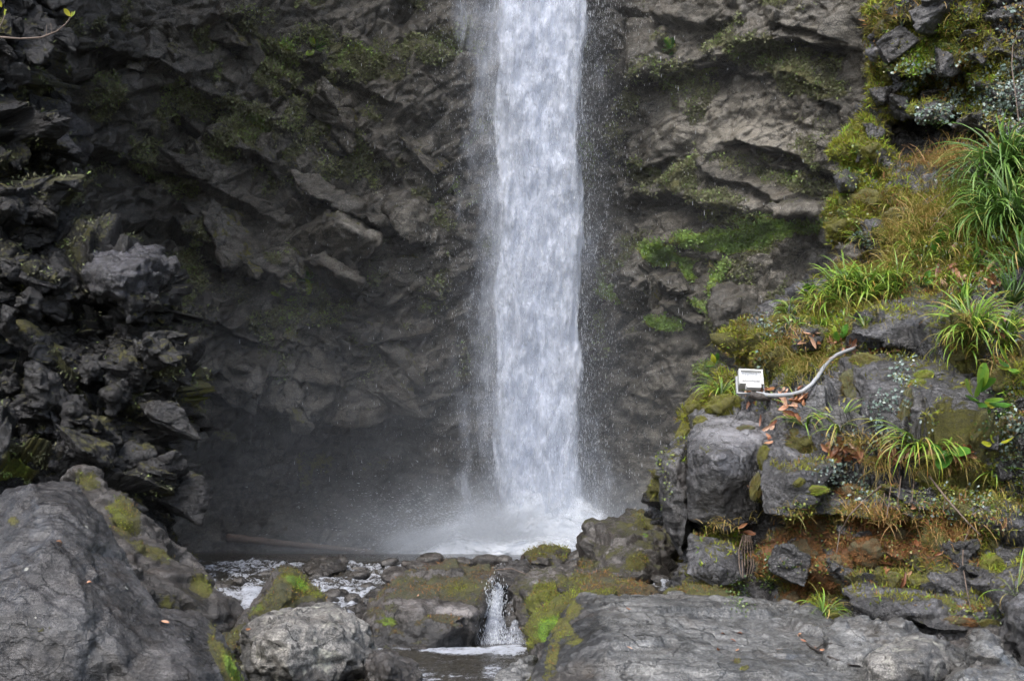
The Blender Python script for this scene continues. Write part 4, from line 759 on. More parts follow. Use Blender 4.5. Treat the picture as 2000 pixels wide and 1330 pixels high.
def build_stream():
    # horizontal lattice in fan rows: denser close by
    xs = np.arange(300, 1400, 3.4); Ds = np.concatenate([8.0 + 3.6 * np.linspace(0, 1, 90), np.linspace(11.65, 19.4, 190), np.linspace(19.7, 31, 40)])
    X, D = np.meshgrid(xs, Ds)
    wx = (X - 1000) / FOC * D * 1.0
    prof = np.interp(D, [8, 11.75, 12.1, 12.6, 13.4, 15.5, 17.2, 18.3, 18.9, 31], [-0.885, -0.875, -0.86, -0.66, -0.56, -0.49, -0.44, -0.395, -0.378, -0.378])
    prof2 = np.interp(D, [8, 11.6, 11.9, 12.3, 13.0, 14.0, 15.5, 17.0, 18.3, 18.9, 31], [-0.885, -0.875, -0.86, -0.82, -0.75, -0.66, -0.56, -0.47, -0.395, -0.378, -0.378])
    prof = prof2 + (prof - prof2) * sm(740, 900, X)
    V = np.stack([wx, D, prof], -1).reshape(-1, 3)
    Df = V[:, 1]
    rapid = sm(12.0, 12.8, Df) * (1 - sm(18.3, 19.0, Df))
    lowp = 1 - sm(11.6, 12.2, Df)
    q = V * np.array([1.0, 0.6, 1.0])
    n1 = fbm(q * 2.2, 5, 201); n2 = fbm(q * 6.5, 4, 203)
    rid = 1 - np.abs(perlin(q * 3.0 + n1[:, None] * .5, 205)) * 2.2
    V[:, 2] += rapid * (0.055 * n1 + 0.03 * n2 + 0.045 * rid - 0.03) + lowp * (0.012 * n1 + 0.008 * n2) + (1 - rapid) * (1 - lowp) * 0.012 * n1
    # white water grows in the gaps: dips down the chutes
    px, py = to_px(V)
    chute = blobs(px, py, [(470, 1200, 55, 50, 0, 1), (495, 1165, 60, 26, 0, .5)]) * sm(11.3, 11.9, Df) * (1 - sm(14.0, 15.5, Df))
    V[:, 2] -= 0.10 * chute
    px, py = to_px(V)
    foam = rapid * np.clip(0.27 + 0.45 * perlin(q * 0.9, 209) + 0.5 * np.maximum(rid - .35, 0) + 0.4 * n2, 0, 0.66)
    foam = np.maximum(foam, blobs(px, py, [(470, 1190, 44, 40, 60, .66), (455, 1240, 36, 10, 0, .95), (680, 1165, 80, 22, -10, .72), (670, 1195, 50, 30, 0, .55), (640, 1140, 60, 16, 0, .5), (730, 1130, 60, 14, -10, .5), (560, 1110, 70, 10, 0, .42), (500, 1132, 50, 9, 0, .5), (430, 1112, 50, 5, 0, .55),
                                           (480, 1165, 40, 26, 0, .45), (1310, 1145, 30, 12, 0, .6), (1230, 1128, 40, 8, 0, .45), (880, 1268, 150, 9, 2, .82), (780, 1262, 40, 7, 5, .78), (990, 1268, 60, 12, -4, .85), (860, 1300, 60, 14, 0, .36), (830, 1320, 40, 16, 30, .55), (960, 1310, 30, 20, -30, .6), (900, 1320, 90, 12, 0, .42)], 0.35 * n2))
    foam = np.maximum(foam, 0.25 * lowp * np.clip(n2 + .2, 0, 1))
    me = mesh_np('stream', V, grid_faces(len(Ds), len(xs)))
    set_mask(me, foam, rapid, rapid)
    tag(link('stream', me, M_water), 'stream of dark rippled water with foam running between the boulders', kind='structure')
build_stream()

def white_mat(name, lo, hi, nscale, stretch, soft, col=(0.80, 0.83, 0.89), k2=0.9, trans=0.35):
    """falling water: white, thinned out by streaky noise; the attribute 'mask' red channel says how dense it is"""
    t = NT(name); p = t.pos()
    at = t.n('Attribute'); at.attribute_name = 'mask'; sep = t.n('SeparateColor'); t.l(at.outputs['Color'], sep.inputs[0])
    ps = t.mapping(p, (1, 1, stretch))
    n1 = t.noise(ps, nscale, 6, 0.7, 0.6); n2 = t.noise(t.mapping(p, (1, 1, stretch * 1.3)), nscale * 5.5, 4, 0.75, 0.2); n3 = t.noise(t.mapping(p, (1, 1, .55)), nscale * .33, 4, 0.6, 0.5)
    v = t.math('ADD', sep.outputs[0], t.math('MULTIPLY', t.math('SUBTRACT', n1, 0.5), 1.0))
    v = t.math('ADD', v, t.math('MULTIPLY', t.math('SUBTRACT', n2, 0.5), k2))
    v = t.math('ADD', v, t.math('MULTIPLY', t.math('SUBTRACT', n3, 0.5), 0.8))
    a = t.math('MULTIPLY', t.ramp(v, [(lo, 0.0), (hi, 1.0)]), t.ramp(sep.outputs[0], [(0.0, 0.0), (0.2, 1.0)]))
    a = t.math('MULTIPLY', a, soft)
    d = t.n('BsdfDiffuse'); d.inputs[0].default_value = (*col, 1)
    tr = t.n('BsdfTranslucent'); tr.inputs[0].default_value = (*col, 1)
    nb = t.bump(n1, 0.05, 0.7); nb2 = t.bump(n2, 0.02, 0.7, nb)
    t.l(nb2, d.inputs['Normal'])
    m = t.n('MixShader'); m.inputs[0].default_value = trans; t.l(d.outputs[0], m.inputs[1]); t.l(tr.outputs[0], m.inputs[2])
    tp = t.n('BsdfTransparent'); m2 = t.n('MixShader'); t.l(a, m2.inputs[0]); t.l(tp.outputs[0], m2.inputs[1]); t.l(m.outputs[0], m2.inputs[2])
    t.m.use_backface_culling = False
    return t.done(m2.outputs[0])

M_fall = white_mat('falling_water', 0.24, 0.80, 4.2, 0.20, 0.97, col=(0.82, 0.87, 0.97))
M_veil = white_mat('fine_spray_veil', 0.30, 1.10, 2.4, 0.14, 0.60, k2=0.5, col=(0.74, 0.80, 0.92))

FL = [(-700, 985), (0, 966), (100, 962), (170, 960), (330, 968), (480, 966), (560, 960), (700, 962), (860, 961), (960, 968), (985, 975), (1050, 968), (1100, 955)]
FR = [(-700, 1165), (0, 1160), (60, 1156), (100, 1140), (180, 1134), (300, 1138), (480, 1142), (560, 1136), (700, 1140), (850, 1136), (960, 1142), (1040, 1150), (1100, 1160)]
fall_root = empty('waterfall', P(1055, 1085, 27.0), 'tall white waterfall plunging into the pool', kind='structure')
def mk_part(name, me, mat, root):
    o = link(name, me, mat); o.parent = root; o.matrix_parent_inverse = Matrix.Translation(-root.location); return o

def fall_layer(i, Doff, grow, dens, mat, xl=FL, xr=FR, amp=0.10, name='curtain', nx=70, d0=27.0, edge=0.22):
    ys = np.concatenate([np.arange(-1500, -80, 60), np.arange(-80, 1100, 4)])
    u = np.linspace(-1, 1, nx)
    L = np.interp(ys, [a for a, b in xl], [b for a, b in xl]); Rr = np.interp(ys, [a for a, b in xr], [b for a, b in xr])
    c = (L + Rr) / 2; w = (Rr - L) / 2 + grow
    X = c[:, None] + w[:, None] * u[None, :]; Y = np.repeat(ys[:, None], nx, 1)
    D = d0 + Doff + 0.45 * (1 - np.sqrt(np.maximum(1 - u[None, :] ** 2, 0))) + 0 * X
    V = Pn(X, Y, D).reshape(-1, 3)
    s = V * np.array([1, 1, .3])
    n1 = fbm(s * 1.7 + i * 9, 5, 300 + i)
    n2 = fbm(s * 7 + i * 3, 3, 320 + i)
    V[:, 1] += amp * 2.2 * n1 + amp * .6 * n2
    V[:, 0] += 0.05 * perlin(V * np.array([1.5, 1.5, 1.1]), 340 + i) + 0.02 * n2
    uu = np.repeat(np.abs(u)[None, :], len(ys), 0).ravel()
    e = sm(0, edge, 1 - uu + 0.17 * n1 + .05 * n2)
    r = dens * e * (1 + 0.25 * n1)
    me = mesh_np(name, V, grid_faces(len(ys), nx)[:, ::-1]); set_mask(me, np.clip(r, 0, 1.4), r * 0, r * 0)
    o = link(name, me, mat); o.parent = fall_root; o.matrix_parent_inverse = Matrix.Translation(-fall_root.location)
    return o
fall_layer(0, 0.55, -6, 1.05, M_fall, edge=.3)
fall_layer(1, 0.25, 0, 0.86, M_fall, amp=.12)
fall_layer(2, -0.05, 4, 0.70, M_fall, amp=.16)
fall_layer(3, -0.40, 16, 0.50, M_fall, amp=.2, edge=.6)
fall_layer(7, -0.2, 34, 0.36, M_fall, amp=.12, edge=1.0)
VL = [(-700, 860), (0, 862), (300, 868), (600, 862), (1000, 850), (1100, 840)]; VR = [(-700, 1205), (0, 1198), (300, 1192), (600, 1190), (850, 1200), (1000, 1240), (1100, 1270)]
fall_layer(4, 0.9, 14, 0.62, M_veil, VL, VR, name='veil', edge=.6)
fall_layer(5, 0.1, 4, 0.50, M_veil, VL, VR, name='veil', edge=.9)
fall_layer(6, -0.7, 14, 0.42, M_veil, VL, VR, name='veil', edge=.8)

# drops: thousands of little elongated bodies
def droplets(name, pts, size, stretch, parent, mat, label=None, vel=None):
    n = len(pts)
    base = np.array([(0, 0, 1), (0.55, 0, -.6), (-0.27, .47, -.6), (-.27, -.47, -.6)], np.float32)
    tri = np.array([(0, 1, 2), (0, 2, 3), (0, 3, 1), (1, 3, 2)], np.int32)
    s = size[:, None]
    if vel is None:
        V = pts[:, None, :] + base[None] * np.stack([s, s, s * stretch[:, None]], -1)
    else:
        vv = vel / np.linalg.norm(vel, axis=1)[:, None]
        a = np.cross(vv, np.array([0.1, 1, 0.05])); a /= np.linalg.norm(a, axis=1)[:, None]; b = np.cross(vv, a)
        V = pts[:, None, :] + base[None, :, 0:1] * a[:, None, :] * s[..., None] + base[None, :, 1:2] * b[:, None, :] * s[..., None] + base[None, :, 2:3] * vv[:, None, :] * (s * stretch[:, None])[..., None]
    F = (np.arange(n)[:, None, None] * 4 + tri[None]).reshape(-1, 3)
    me = mesh_np(name, V.reshape(-1, 3), F)
    o = link(name, me, mat)
    if parent is not None: o.parent = parent; o.matrix_parent_inverse = Matrix.Translation(-parent.location)
    else: tag(o, label)
    o['kind'] = 'stuff'
    return o
def drop_mat():
    t = NT('water_drops')
    d = t.n('BsdfDiffuse'); d.inputs[0].default_value = (0.83, 0.86, 0.90, 1); tr = t.n('BsdfTranslucent'); tr.inputs[0].default_value = (0.83, 0.86, 0.90, 1)
    m = t.n('MixShader'); m.inputs[0].default_value = 0.5; t.l(d.outputs[0], m.inputs[1]); t.l(tr.outputs[0], m.inputs[2])
    return t.done(m.outputs[0])
M_drop = drop_mat()
rg = np.random.default_rng(5)
def drops_field():
    n1, n2, n3 = 20000, 2600, 1200
    y = rg.uniform(-60, 1090, n1)
    side = rg.random(n1)
    L = np.interp(y, [a for a, b in FL], [b for a, b in FL]); Rr = np.interp(y, [a for a, b in FR], [b for a, b in FR])
    ex = rg.exponential(34, n1) + rg.normal(0, 10, n1)
    x = np.where(side < 0.44, L + 8 - rg.exponential(46, n1) + rg.normal(0, 12, n1), np.where(side < .94, Rr - 8 + ex, rg.uniform(0, 1, n1) * (Rr - L) + L))
    # inside the core front
    y2 = rg.uniform(-60, 1080, n2); L2 = np.interp(y2, [a for a, b in FL], [b for a, b in FL]); R2 = np.interp(y2, [a for a, b in FR], [b for a, b in FR])
    x2 = L2 - 12 + (R2 - L2 + 24) * rg.random(n2)
    x3 = rg.normal(1060, 260, n3); y3 = rg.uniform(-40, 1080, n3)
    X = np.concatenate([x, x2, x3]); Y = np.concatenate([y, y2, y3])
    D = np.concatenate([27 + rg.normal(0, .8, n1), 26.2 + rg.normal(0, .25, n2), 26 + rg.normal(0, 1.4, n3)])
    pts = Pn(X, Y, D)
    sz = np.concatenate([0.0032 + 0.0065 * rg.random(n1) ** 3, 0.006 + 0.013 * rg.random(n2) ** 2.2, 0.004 + 0.009 * rg.random(n3) ** 2])
    st = 2.0 + 3.5 * rg.random(len(X))
    droplets('falling_drops', pts, sz, st, fall_root, M_drop)
drops_field()

# the splash where it lands, thrown up towards the left
splash = empty('splash', P(900, 1085, 26.0), 'white splash thrown up at the left foot of the waterfall', kind='structure')
def splash_field():
    n = 34000
    t = rg.random(n) ** 0.9
    # plume of parabolic jets from the foot of the fall
    org = np.array(P(985, 1082, 26.4)); ang = rg.normal(0, 1, n)
    vx = -rg.gamma(3.2, 1.15, n) * 0.55; vy = rg.normal(-.2, .7, n); vz = np.abs(rg.normal(.8, 1.0, n)) + 0.4 * np.abs(vx)
    tt = t * 0.62
    X = org[0] + rg.normal(0.15, .5, n) + vx * tt; Yy = org[1] + vy * tt + rg.normal(0, .3, n); Z = -0.36 + vz * tt - 3.6 * tt ** 2
    vel = np.stack([vx, vy, vz - 7.2 * tt], 1)
    # right hand side, lower
    m = 9000
    t2 = rg.random(m) * .5; vx2 = rg.gamma(2.5, 1.0, m) * .75; vz2 = np.abs(rg.normal(1.0, .9, m)); ox = np.array(P(1130, 1082, 26.4))
    X2 = ox[0] + rg.normal(0, .5, m) + vx2 * t2; Z2 = -.36 + vz2 * t2 - 3.6 * t2 ** 2; Y2 = ox[1] + rg.normal(0, .6, m)
    P_ = np.concatenate([np.stack([X, Yy, Z], 1), np.stack([X2, Y2, Z2], 1)]); Vv = np.concatenate([vel, np.stack([vx2, 0 * vx2 + .1, vz2 - 7.2 * t2], 1)])
    k = P_[:, 2] > -0.40; P_, Vv = P_[k], Vv[k]
    sz = 0.004 + 0.013 * rg.random(len(P_)) ** 3
    droplets('splash_drops', P_, sz, 1 + 1.5 * rg.random(len(P_)), splash, M_drop, vel=Vv)
splash_field()
M_plume = white_mat('splash_foam', 0.22, 0.95, 3.2, 0.9, 1.0, k2=1.3, trans=.3, col=(.88, .92, .98))
def plume(i, dd, pts_top, dens):
    T = np.array(pts_top, float)
    xs = np.linspace(T[0, 0], T[-1, 0], 150); v = np.linspace(0, 1, 60)
    top = np.interp(xs, T[:, 0], T[:, 1])
    X = np.repeat(xs[None, :], 60, 0); Y = 1092 + (top[None, :] - 1092) * v[:, None]
    Vv = Pn(X, Y, 26.0 + dd + 0 * X); Vv[..., 1] += 0.5 * v[:, None] ** 2 - .1
    Vv = Vv.reshape(-1, 3); n1 = fbm(Vv * 2.2, 5, 400 + i)
    Vv[:, 1] += 0.18 * n1; vv = np.repeat(v[:, None], 150, 1).ravel(); uu = np.repeat(np.linspace(0, 1, 150)[None], 60, 0).ravel()
    r = dens * (1.15 - vv ** 2.6) * sm(0, .25, uu) * (1 - sm(.85, 1, uu)) * (1 + .5 * n1) * 1.3
    me = mesh_np('splash_sheet', Vv, grid_faces(60, 150)); set_mask(me, np.clip(r, 0, 1.3), r * 0, r * 0)
    mk_part('splash_sheet', me, M_plume, splash)
plume(0, 0.5, [(700, 1080), (780, 1060), (850, 1030), (885, 1000), (920, 1000), (960, 1015), (1010, 950), (1100, 930), (1160, 980), (1230, 1030), (1300, 1070)], .95)
plume(1, 0.0, [(720, 1085), (800, 1065), (860, 1036), (890, 1012), (930, 1020), (980, 1035), (1040, 1000), (1110, 1000), (1170, 1040), (1220, 1070)], .95)
plume(2, -0.5, [(760, 1088), (830, 1070), (890, 1040), (960, 1050), (1050, 1040), (1130, 1050), (1180, 1075)], .85)

# mist round the foot of the fall, and the damp air in front of the cliff
def mist_box(name, c, r, dens, label, nscale=1.1, power=1.5):
    bm = bmesh.new(); bmesh.ops.create_icosphere(bm, subdivisions=3, radius=1.0); me = bpy.data.meshes.new(name); bm.to_mesh(me); bm.free()
    t = NT(name + '_air'); tc = t.n('TexCoord')
    ln = t.n('VectorMath', operation='LENGTH'); t.l(tc.outputs['Object'], ln.inputs[0])
    fall = t.math('POWER', t.math('SUBTRACT', 1.0, ln.outputs['Value'], clamp=True), power)
    ns = t.ramp(t.noise(t.pos(), nscale, 4, 0.6), [(0.34, 0.25), (0.66, 1.0)])
    dn = t.math('MULTIPLY', t.math('MULTIPLY', fall, ns), dens)
    v = t.n('VolumePrincipled'); v.inputs['Color'].default_value = (0.88, 0.93, 1.0, 1); v.inputs['Anisotropy'].default_value = 0.0
    t.l(dn, v.inputs['Density'])
    t.done(None, v.outputs[0]); t.m.cycles.volume_step_rate = 1.0 if hasattr(t.m, 'cycles') else 1
    o = link(name, me, t.m); o.location = c; o.scale = r
    return tag(o, label, kind='stuff')
mist_box('spray_mist', P(1000, 1072, 26.3), (5.2, 2.2, 1.7), 1.0, 'pale mist hanging over the plunge pool')
mist_box('spray_mist', P(1030, 1080, 26.6), (1.9, 1.5, 1.2), 8.0, 'dense white mist right at the foot of the waterfall', power=1.8)
mist_box('spray_mist', P(900, 560, 26.6), (13.0, 4.0, 12.0), .012, 'thin blue haze in front of the whole cliff', power=.8, nscale=.3)
mist_box('spray_mist', P(760, 960, 26.4), (8.5, 3.0, 5.0), .06, 'faint haze in front of the lower cliff', power=1.0)
mist_box('spray_mist', P(900, 1068, 26.0), (1.6, .8, .5), 9.0, 'bright burst of spray left of the foot of the waterfall', power=1.2, nscale=3.0)
mist_box('spray_mist', P(1060, 500, 27.2), (2.0, 1.6, 9.5), 0.20, 'thin column of drifting spray around the waterfall', power=1.2)
# the small cascade between the broad boulder and the mossy stones
casc = empty('small_cascade', P(975, 1262, 11.8), 'small white cascade pouring between two boulders into the lower pool', kind='structure')
def ribbon(path, widths, n_u=26, n_v=80, name='water_sheet', seed=0, dens=.95, root=None):
    path = [np.array(P(*q)) for q in path]; t = np.linspace(0, len(path) - 1, n_v); idx = np.arange(len(path))
    Cc = np.stack([np.interp(t, idx, [q[k] for q in path]) for k in range(3)], 1); W = np.interp(t, idx, widths)
    for k in range(3):
        Cc[1:-1] = (Cc[:-2] + Cc[1:-1] * 2 + Cc[2:]) / 4
    u = np.linspace(-1, 1, n_u)
    V = Cc[:, None, :] + np.stack([W[:, None] * u[None, :], -0.09 * (1 - u[None, :] ** 2) + 0 * W[:, None], 0.03 * (1 - u[None, :] ** 2) + 0 * W[:, None]], -1)
    V = V.reshape(-1, 3); n1 = fbm(V * np.array([9, 9, 4]), 4, 500 + seed)
    V[:, 1] -= 0.035 * n1; V[:, 0] += 0.015 * perlin(V * 9, 510)
    r = dens * sm(0, .35, 1 - np.repeat(np.abs(u)[None], n_v, 0).ravel() + .15 * n1)
    me = mesh_np(name, V, grid_faces(n_v, n_u)); set_mask(me, r, r, r)
    mk_part(name, me, M_casc, root)
    return Cc, W
M_casc = white_mat('cascade_water', 0.40, 1.0, 13, 0.22, 0.85, k2=1.7, col=(.58, .62, .70))
ribbon([(968, 1140, 12.9), (972, 1158, 12.6), (968, 1175, 12.2), (962, 1205, 11.95), (960, 1240, 11.8), (965, 1266, 11.7)], [.05, .045, .045, .06, .08, .12], root=casc, seed=1)
ribbon([(972, 1150, 12.7), (975, 1170, 12.4), (966, 1190, 12.1), (968, 1220, 11.85), (980, 1262, 11.65)], [.05, .05, .07, .10, .17], root=casc, seed=2, dens=.75)
ribbon([(1005, 1215, 12.0), (1006, 1235, 11.8), (1008, 1262, 11.6)], [.03, .06, .13], root=casc, seed=3, dens=.7)
def casc_drops(c, spread, n, root, seed, up=.3):
    g = np.random.default_rng(seed)
    pts = np.stack([np.array(P(*c))[k] + g.normal(0, spread[k], n) for k in range(3)], 1); pts[:, 2] = np.array(P(*c))[2] + np.abs(g.normal(0, spread[2], n))
    droplets('splash_drops', pts, 0.003 + .006 * g.random(n) ** 2, 1 + 1.5 * g.random(n), root, M_drop)
casc_drops((965, 1262, 11.6), (.16, .08, .07), 900, casc, 1)
casc_drops((968, 1180, 12.1), (.05, .04, .10), 500, casc, 5)
casc_drops((962, 1205, 11.8), (.06, .04, .10), 400, casc, 2)
chut = empty('water_chute', P(475, 1235, 11.5), 'thin white chute of water between the dark mossy boulder and the triangular rock', kind='structure')
ribbon([(500, 1150, 13.2), (492, 1170, 12.7), (484, 1190, 12.2), (474, 1212, 11.8), (462, 1236, 11.5), (452, 1244, 11.3)], [.16, .10, .07, .055, .06, .09], root=chut, seed=4, dens=.85)
casc_drops((460, 1238, 11.4), (.08, .05, .05), 300, chut, 3)

# stones standing in the rapids
def small_stone(i, x, y, D, r, mat, label, group, cat='stone', flat=.6):
    bm = bmesh.new(); bmesh.ops.create_icosphere(bm, subdivisions=3, radius=1.0); me = bpy.data.meshes.new('stone'); bm.to_mesh(me); bm.free()
    V = get_v(me); g = np.random.default_rng(900 + i); sc = np.array([r * g.uniform(.8, 1.5), r * g.uniform(.7, 1.2), r * flat * g.uniform(.8, 1.2)])
    a, e = facets(V + i * 7.0, (1.0, .9, .7), 600 + i, None, .9, .3); V = V * (1 + 0.22 * a + 0.12 * perlin(V * 1.5 + i, 610) + .04 * perlin(V * 5 + i, 611))[:, None]; V = V * sc
    an = g.uniform(0, 6.28); V = V @ rotm(g.uniform(-.2, .2), g.uniform(-.2, .2), an).T
    set_v(me, V); n = get_n(me); set_mask(me, 0 * V[:, 0], 0 * V[:, 0] + .5, 0 * V[:, 0] + .5 + .2 * (n[:, 2] > .3))
    o = link('stone', me, mat); o.location = P(x, y, D); tag(o, label, cat, group); return o
g = np.random.default_rng(77)
k = 0
for (x, y, D, r) in [(x_, (1040 + (-np.interp(D_, [12.3, 13.0, 14.0, 15.5, 17.0, 18.3], [-0.82, -0.75, -0.66, -0.56, -0.47, -0.395])) / D_ * 2778 if x_ < 760 else y_), D_, r_) for x_, y_, D_, r_ in [(585, 1128, 15.5, .12), (700, 1112, 16.5, .13), (720, 1128, 15.2, .1), (655, 1140, 14.5, .13), (425, 1125, 15.0, .15), (520, 1108, 16.8, .1), (470, 1118, 15.8, .12), (640, 1126, 15.7, .1), (845, 1097, 18.1, .18), (760, 1096, 17.8, .1), (905, 1098, 17.9, .16), (950, 1094, 18.2, .16),
                     (880, 1096, 18.1, .12), (985, 1092, 18.2, .14), (700, 1098, 17.4, .09), (810, 1103, 17.0, .12), (1135, 1092, 17.6, .2), (690, 1150, 14.2, .1), (620, 1108, 16.4, .09), (560, 1098, 17.8, .08), (1120, 1105, 16.6, .16), (1290, 1128, 14.6, .1), (1210, 1128, 14.4, .12), (820, 1112, 15.8, .14), (410, 1140, 14.2, .12), (730, 1150, 14.0, .12), (700, 1150, 13.4, .12), (640, 1150, 13.9, .1), (540, 1150, 14.6, .12), (450, 1150, 13.6, .14), (500, 1150, 13.1, .1), (560, 1150, 13.6, .1)]]:
    small_stone(k, x, y + 3, D, r, M_wet, 'dark wet stone poking out of the white rapids below the pool lip', 'dark wet stones in the rapids'); k += 1

def add_log(name, path, r0, r1, mat, label, cat, seg=12, rough=.25, parent=None):
    pts = [np.array(P(*q)) for q in path]; n = 40; t = np.linspace(0, len(pts) - 1, n); idx = np.arange(len(pts))
    C = np.stack([np.interp(t, idx, [q[kk] for q in pts]) for kk in range(3)], 1)
    T = np.gradient(C, axis=0); T /= np.linalg.norm(T, axis=1)[:, None]; up = np.array([0.05, .1, 1.0]); A = np.cross(T, up); A /= np.linalg.norm(A, axis=1)[:, None]; Bv = np.cross(T, A)
    th = np.linspace(0, 2 * math.pi, seg, endpoint=False); rr = np.linspace(r0, r1, n)
    V = C[:, None] + rr[:, None, None] * (np.cos(th)[None, :, None] * A[:, None] + np.sin(th)[None, :, None] * Bv[:, None])
    Vf = V.reshape(-1, 3); Vf = Vf + (Vf - np.repeat(C, seg, 0)) * (rough * perlin(Vf * (0.6 / max(r0, r1)), 620))[:, None]
    i = np.arange(n - 1)[:, None] * seg + np.arange(seg)[None]; j = np.arange(n - 1)[:, None] * seg + (np.arange(seg) + 1)[None] % seg
    F = np.stack([i, j, j + seg, i + seg], -1).reshape(-1, 4)
    V2 = np.concatenate([Vf, C[:1], C[-1:]])
    me = bpy.data.meshes.new(name); caps = [(int((s_ + 1) % seg), s_, len(Vf)) for s_ in range(seg)] + [((n - 1) * seg + s_, (n - 1) * seg + (s_ + 1) % seg, len(Vf) + 1) for s_ in range(seg)]
    me.from_pydata([tuple(v) for v in V2], [], [tuple(map(int, f)) for f in F] + caps); me.update()
    o = link(name, me, mat, parent)
    if parent is None: tag(o, label, cat)
    return o
def wood_mat(name, c1, c2, rough=.6):
    t = NT(name); p = t.pos(); n = t.noise(t.mapping(p, (2, 2, 6)), 6, 7, .7, .8); n2 = t.noise(p, 60, 4, .6)
    return t.done(t.bsdf(t.ramp(n, [(.35, c1), (.65, c2)]), rough, t.bump(n2, .004, .8, t.bump(n, .02, .8))))
M_wood = wood_mat('pale_brown_wood', (.06, .042, .03), (.15, .11, .085)); M_dwood = wood_mat('dark_wet_wood', (.012, .009, .007), (.04, .03, .024), .35)
add_log('fallen_log', [(445, 1050, 29.0), (520, 1058, 28.6), (620, 1068, 28.2), (730, 1078, 27.8)], .09, .04, M_wood, 'pale brown fallen log lying in the mist on the far side of the pool', 'log')
add_log('driftwood', [(788, 1101, 17.4), (830, 1104, 17.3), (895, 1108, 17.0)], .055, .035, M_dwood, 'dark wet log lying on the pool lip behind the broad boulder', 'log')
add_log('driftwood_branch', [(1022, 1088, 16.6), (1015, 1112, 16.2), (1008, 1130, 15.9)], .03, .02, M_dwood, 'short upright snag leaning on the wet wedge of rock at the pool lip', 'branch')
add_log('twig', [(965, 1113, 12.9), (1000, 1110, 12.7), (1040, 1126, 12.6)], .006, .004, M_wood, 'thin bent twig lying across the gap above the small cascade', 'twig', seg=6)
print('water', time.time() - T0)
# ------------------------------------------------------------------ plants, litter and man-made things on the rocks
SOLID = [o for o in COL.objects if o.type == 'MESH' and o.name.split('.')[0] in ('river_bank', 'left_cliff', 'rock_face', 'rock_block', 'boulder', 'cliff')]
NEAR = [o for o in SOLID if o.name.split('.')[0] in ('river_bank', 'rock_face', 'boulder')]
bpy.context.view_layer.update()
_BB = {}; from mathutils.bvhtree import BVHTree; _T = {}; _dg = bpy.context.evaluated_depsgraph_get()
for o in SOLID:
    V = get_v(o.data); x, y = to_px(V); _BB[o.name] = (x.min() - 3, x.max() + 3, y.min() - 3, y.max() + 3)
def hit(x, y, objs=None):
    d = P(x, y, 1.0).normalized(); best = None
    for o in (objs or NEAR):
        b = _BB[o.name]
        if not (b[0] < x < b[1] and b[2] < y < b[3]): continue
        if o.name not in _T: _T[o.name] = BVHTree.FromObject(o, _dg)
        loc, nor, _i, _d = _T[o.name].ray_cast(Vector((0, 0, 0)), d)
        if loc is not None and (best is None or loc.length < best[0].length):
            if nor.dot(d) > 0: nor = -nor
            best = (loc.copy(), nor.copy(), o)
    return best

def leaf_like(name, stops, rough=0.45, trans=0.25, rndk=0.5, vein=False):
    """colour from the 'mask' red channel (position along the leaf or own tint) and a random value per object"""
    t = NT(name); at = t.n('Attribute'); at.attribute_name = 'mask'; sep = t.n('SeparateColor'); t.l(at.outputs['Color'], sep.inputs[0])
    oi = t.n('ObjectInfo'); p = t.pos()
    v = t.math('ADD', sep.outputs[0], t.math('MULTIPLY', t.math('SUBTRACT', oi.outputs['Random'], 0.5), rndk))
    v = t.math('ADD', v, t.math('MULTIPLY', t.math('SUBTRACT', t.noise(p, 30, 4, .6), .5), .35))
    c = t.ramp(v, stops); c = t.mix(1.0, c, t.ramp(t.noise(p, 90, 3, .6), [(.3, .75), (.7, 1.15)]), 'MULTIPLY')
    b = t.bsdf(c, rough, t.bump(t.noise(p, 70, 3, .6), .003, .7), 0.45)
    tr = t.n('BsdfTranslucent'); t.l(c, tr.inputs[0]); m = t.n('MixShader'); m.inputs[0].default_value = trans; t.l(b, m.inputs[1]); t.l(tr.outputs[0], m.inputs[2])
    return t.done(m.outputs[0])
M_sedge = leaf_like('sedge_green', [(.0, (.045, .085, .012)), (.35, (.12, .23, .022)), (.62, (.22, .33, .04)), (.85, (.30, .27, .03)), (1.0, (.32, .13, .035))])
M_sedge2 = leaf_like('sedge_deep_green', [(.0, (.035, .075, .014)), (.45, (.075, .16, .025)), (.75, (.14, .24, .045)), (1.0, (.26, .26, .06))])
M_straw = leaf_like('straw_grass', [(.0, (.09, .13, .018)), (.35, (.20, .20, .035)), (.65, (.34, .27, .08)), (1.0, (.38, .22, .09))])
M_dead = leaf_like('dead_leaf', [(.0, (.06, .026, .014)), (.35, (.20, .075, .035)), (.65, (.34, .155, .075)), (1.0, (.42, .27, .19))], rough=.35, trans=.1, rndk=.9)
M_green = leaf_like('fresh_leaf', [(.0, (.03, .09, .015)), (.4, (.07, .19, .025)), (.7, (.20, .28, .03)), (1.0, (.42, .38, .03))], rough=.35)
M_tiny = leaf_like('small_leaf', [(.0, (.012, .03, .010)), (.25, (.035, .08, .02)), (.45, (.10, .14, .02)), (.60, (.20, .20, .03)), (.75, (.18, .10, .035)), (.88, (.09, .15, .11)), (1.0, (.26, .32, .30))], rough=.3, rndk=0.0, trans=.15)
M_cfuzz = leaf_like('cliff_moss', [(.0, (.13, .115, .07)), (.3, (.17, .17, .10)), (.52, (.20, .215, .12)), (.7, (.22, .28, .09)), (1.0, (.25, .40, .10))], rough=.8, rndk=0.0, trans=.2)
M_fuzz = leaf_like('moss_fuzz', [(.0, (.34, .15, .06)), (.22, (.24, .115, .035)), (.42, (.12, .11, .035)), (.6, (.17, .165, .02)), (.8, (.27, .29, .025)), (1.0, (.20, .38, .035))], rough=.8, rndk=0.0, trans=.3)

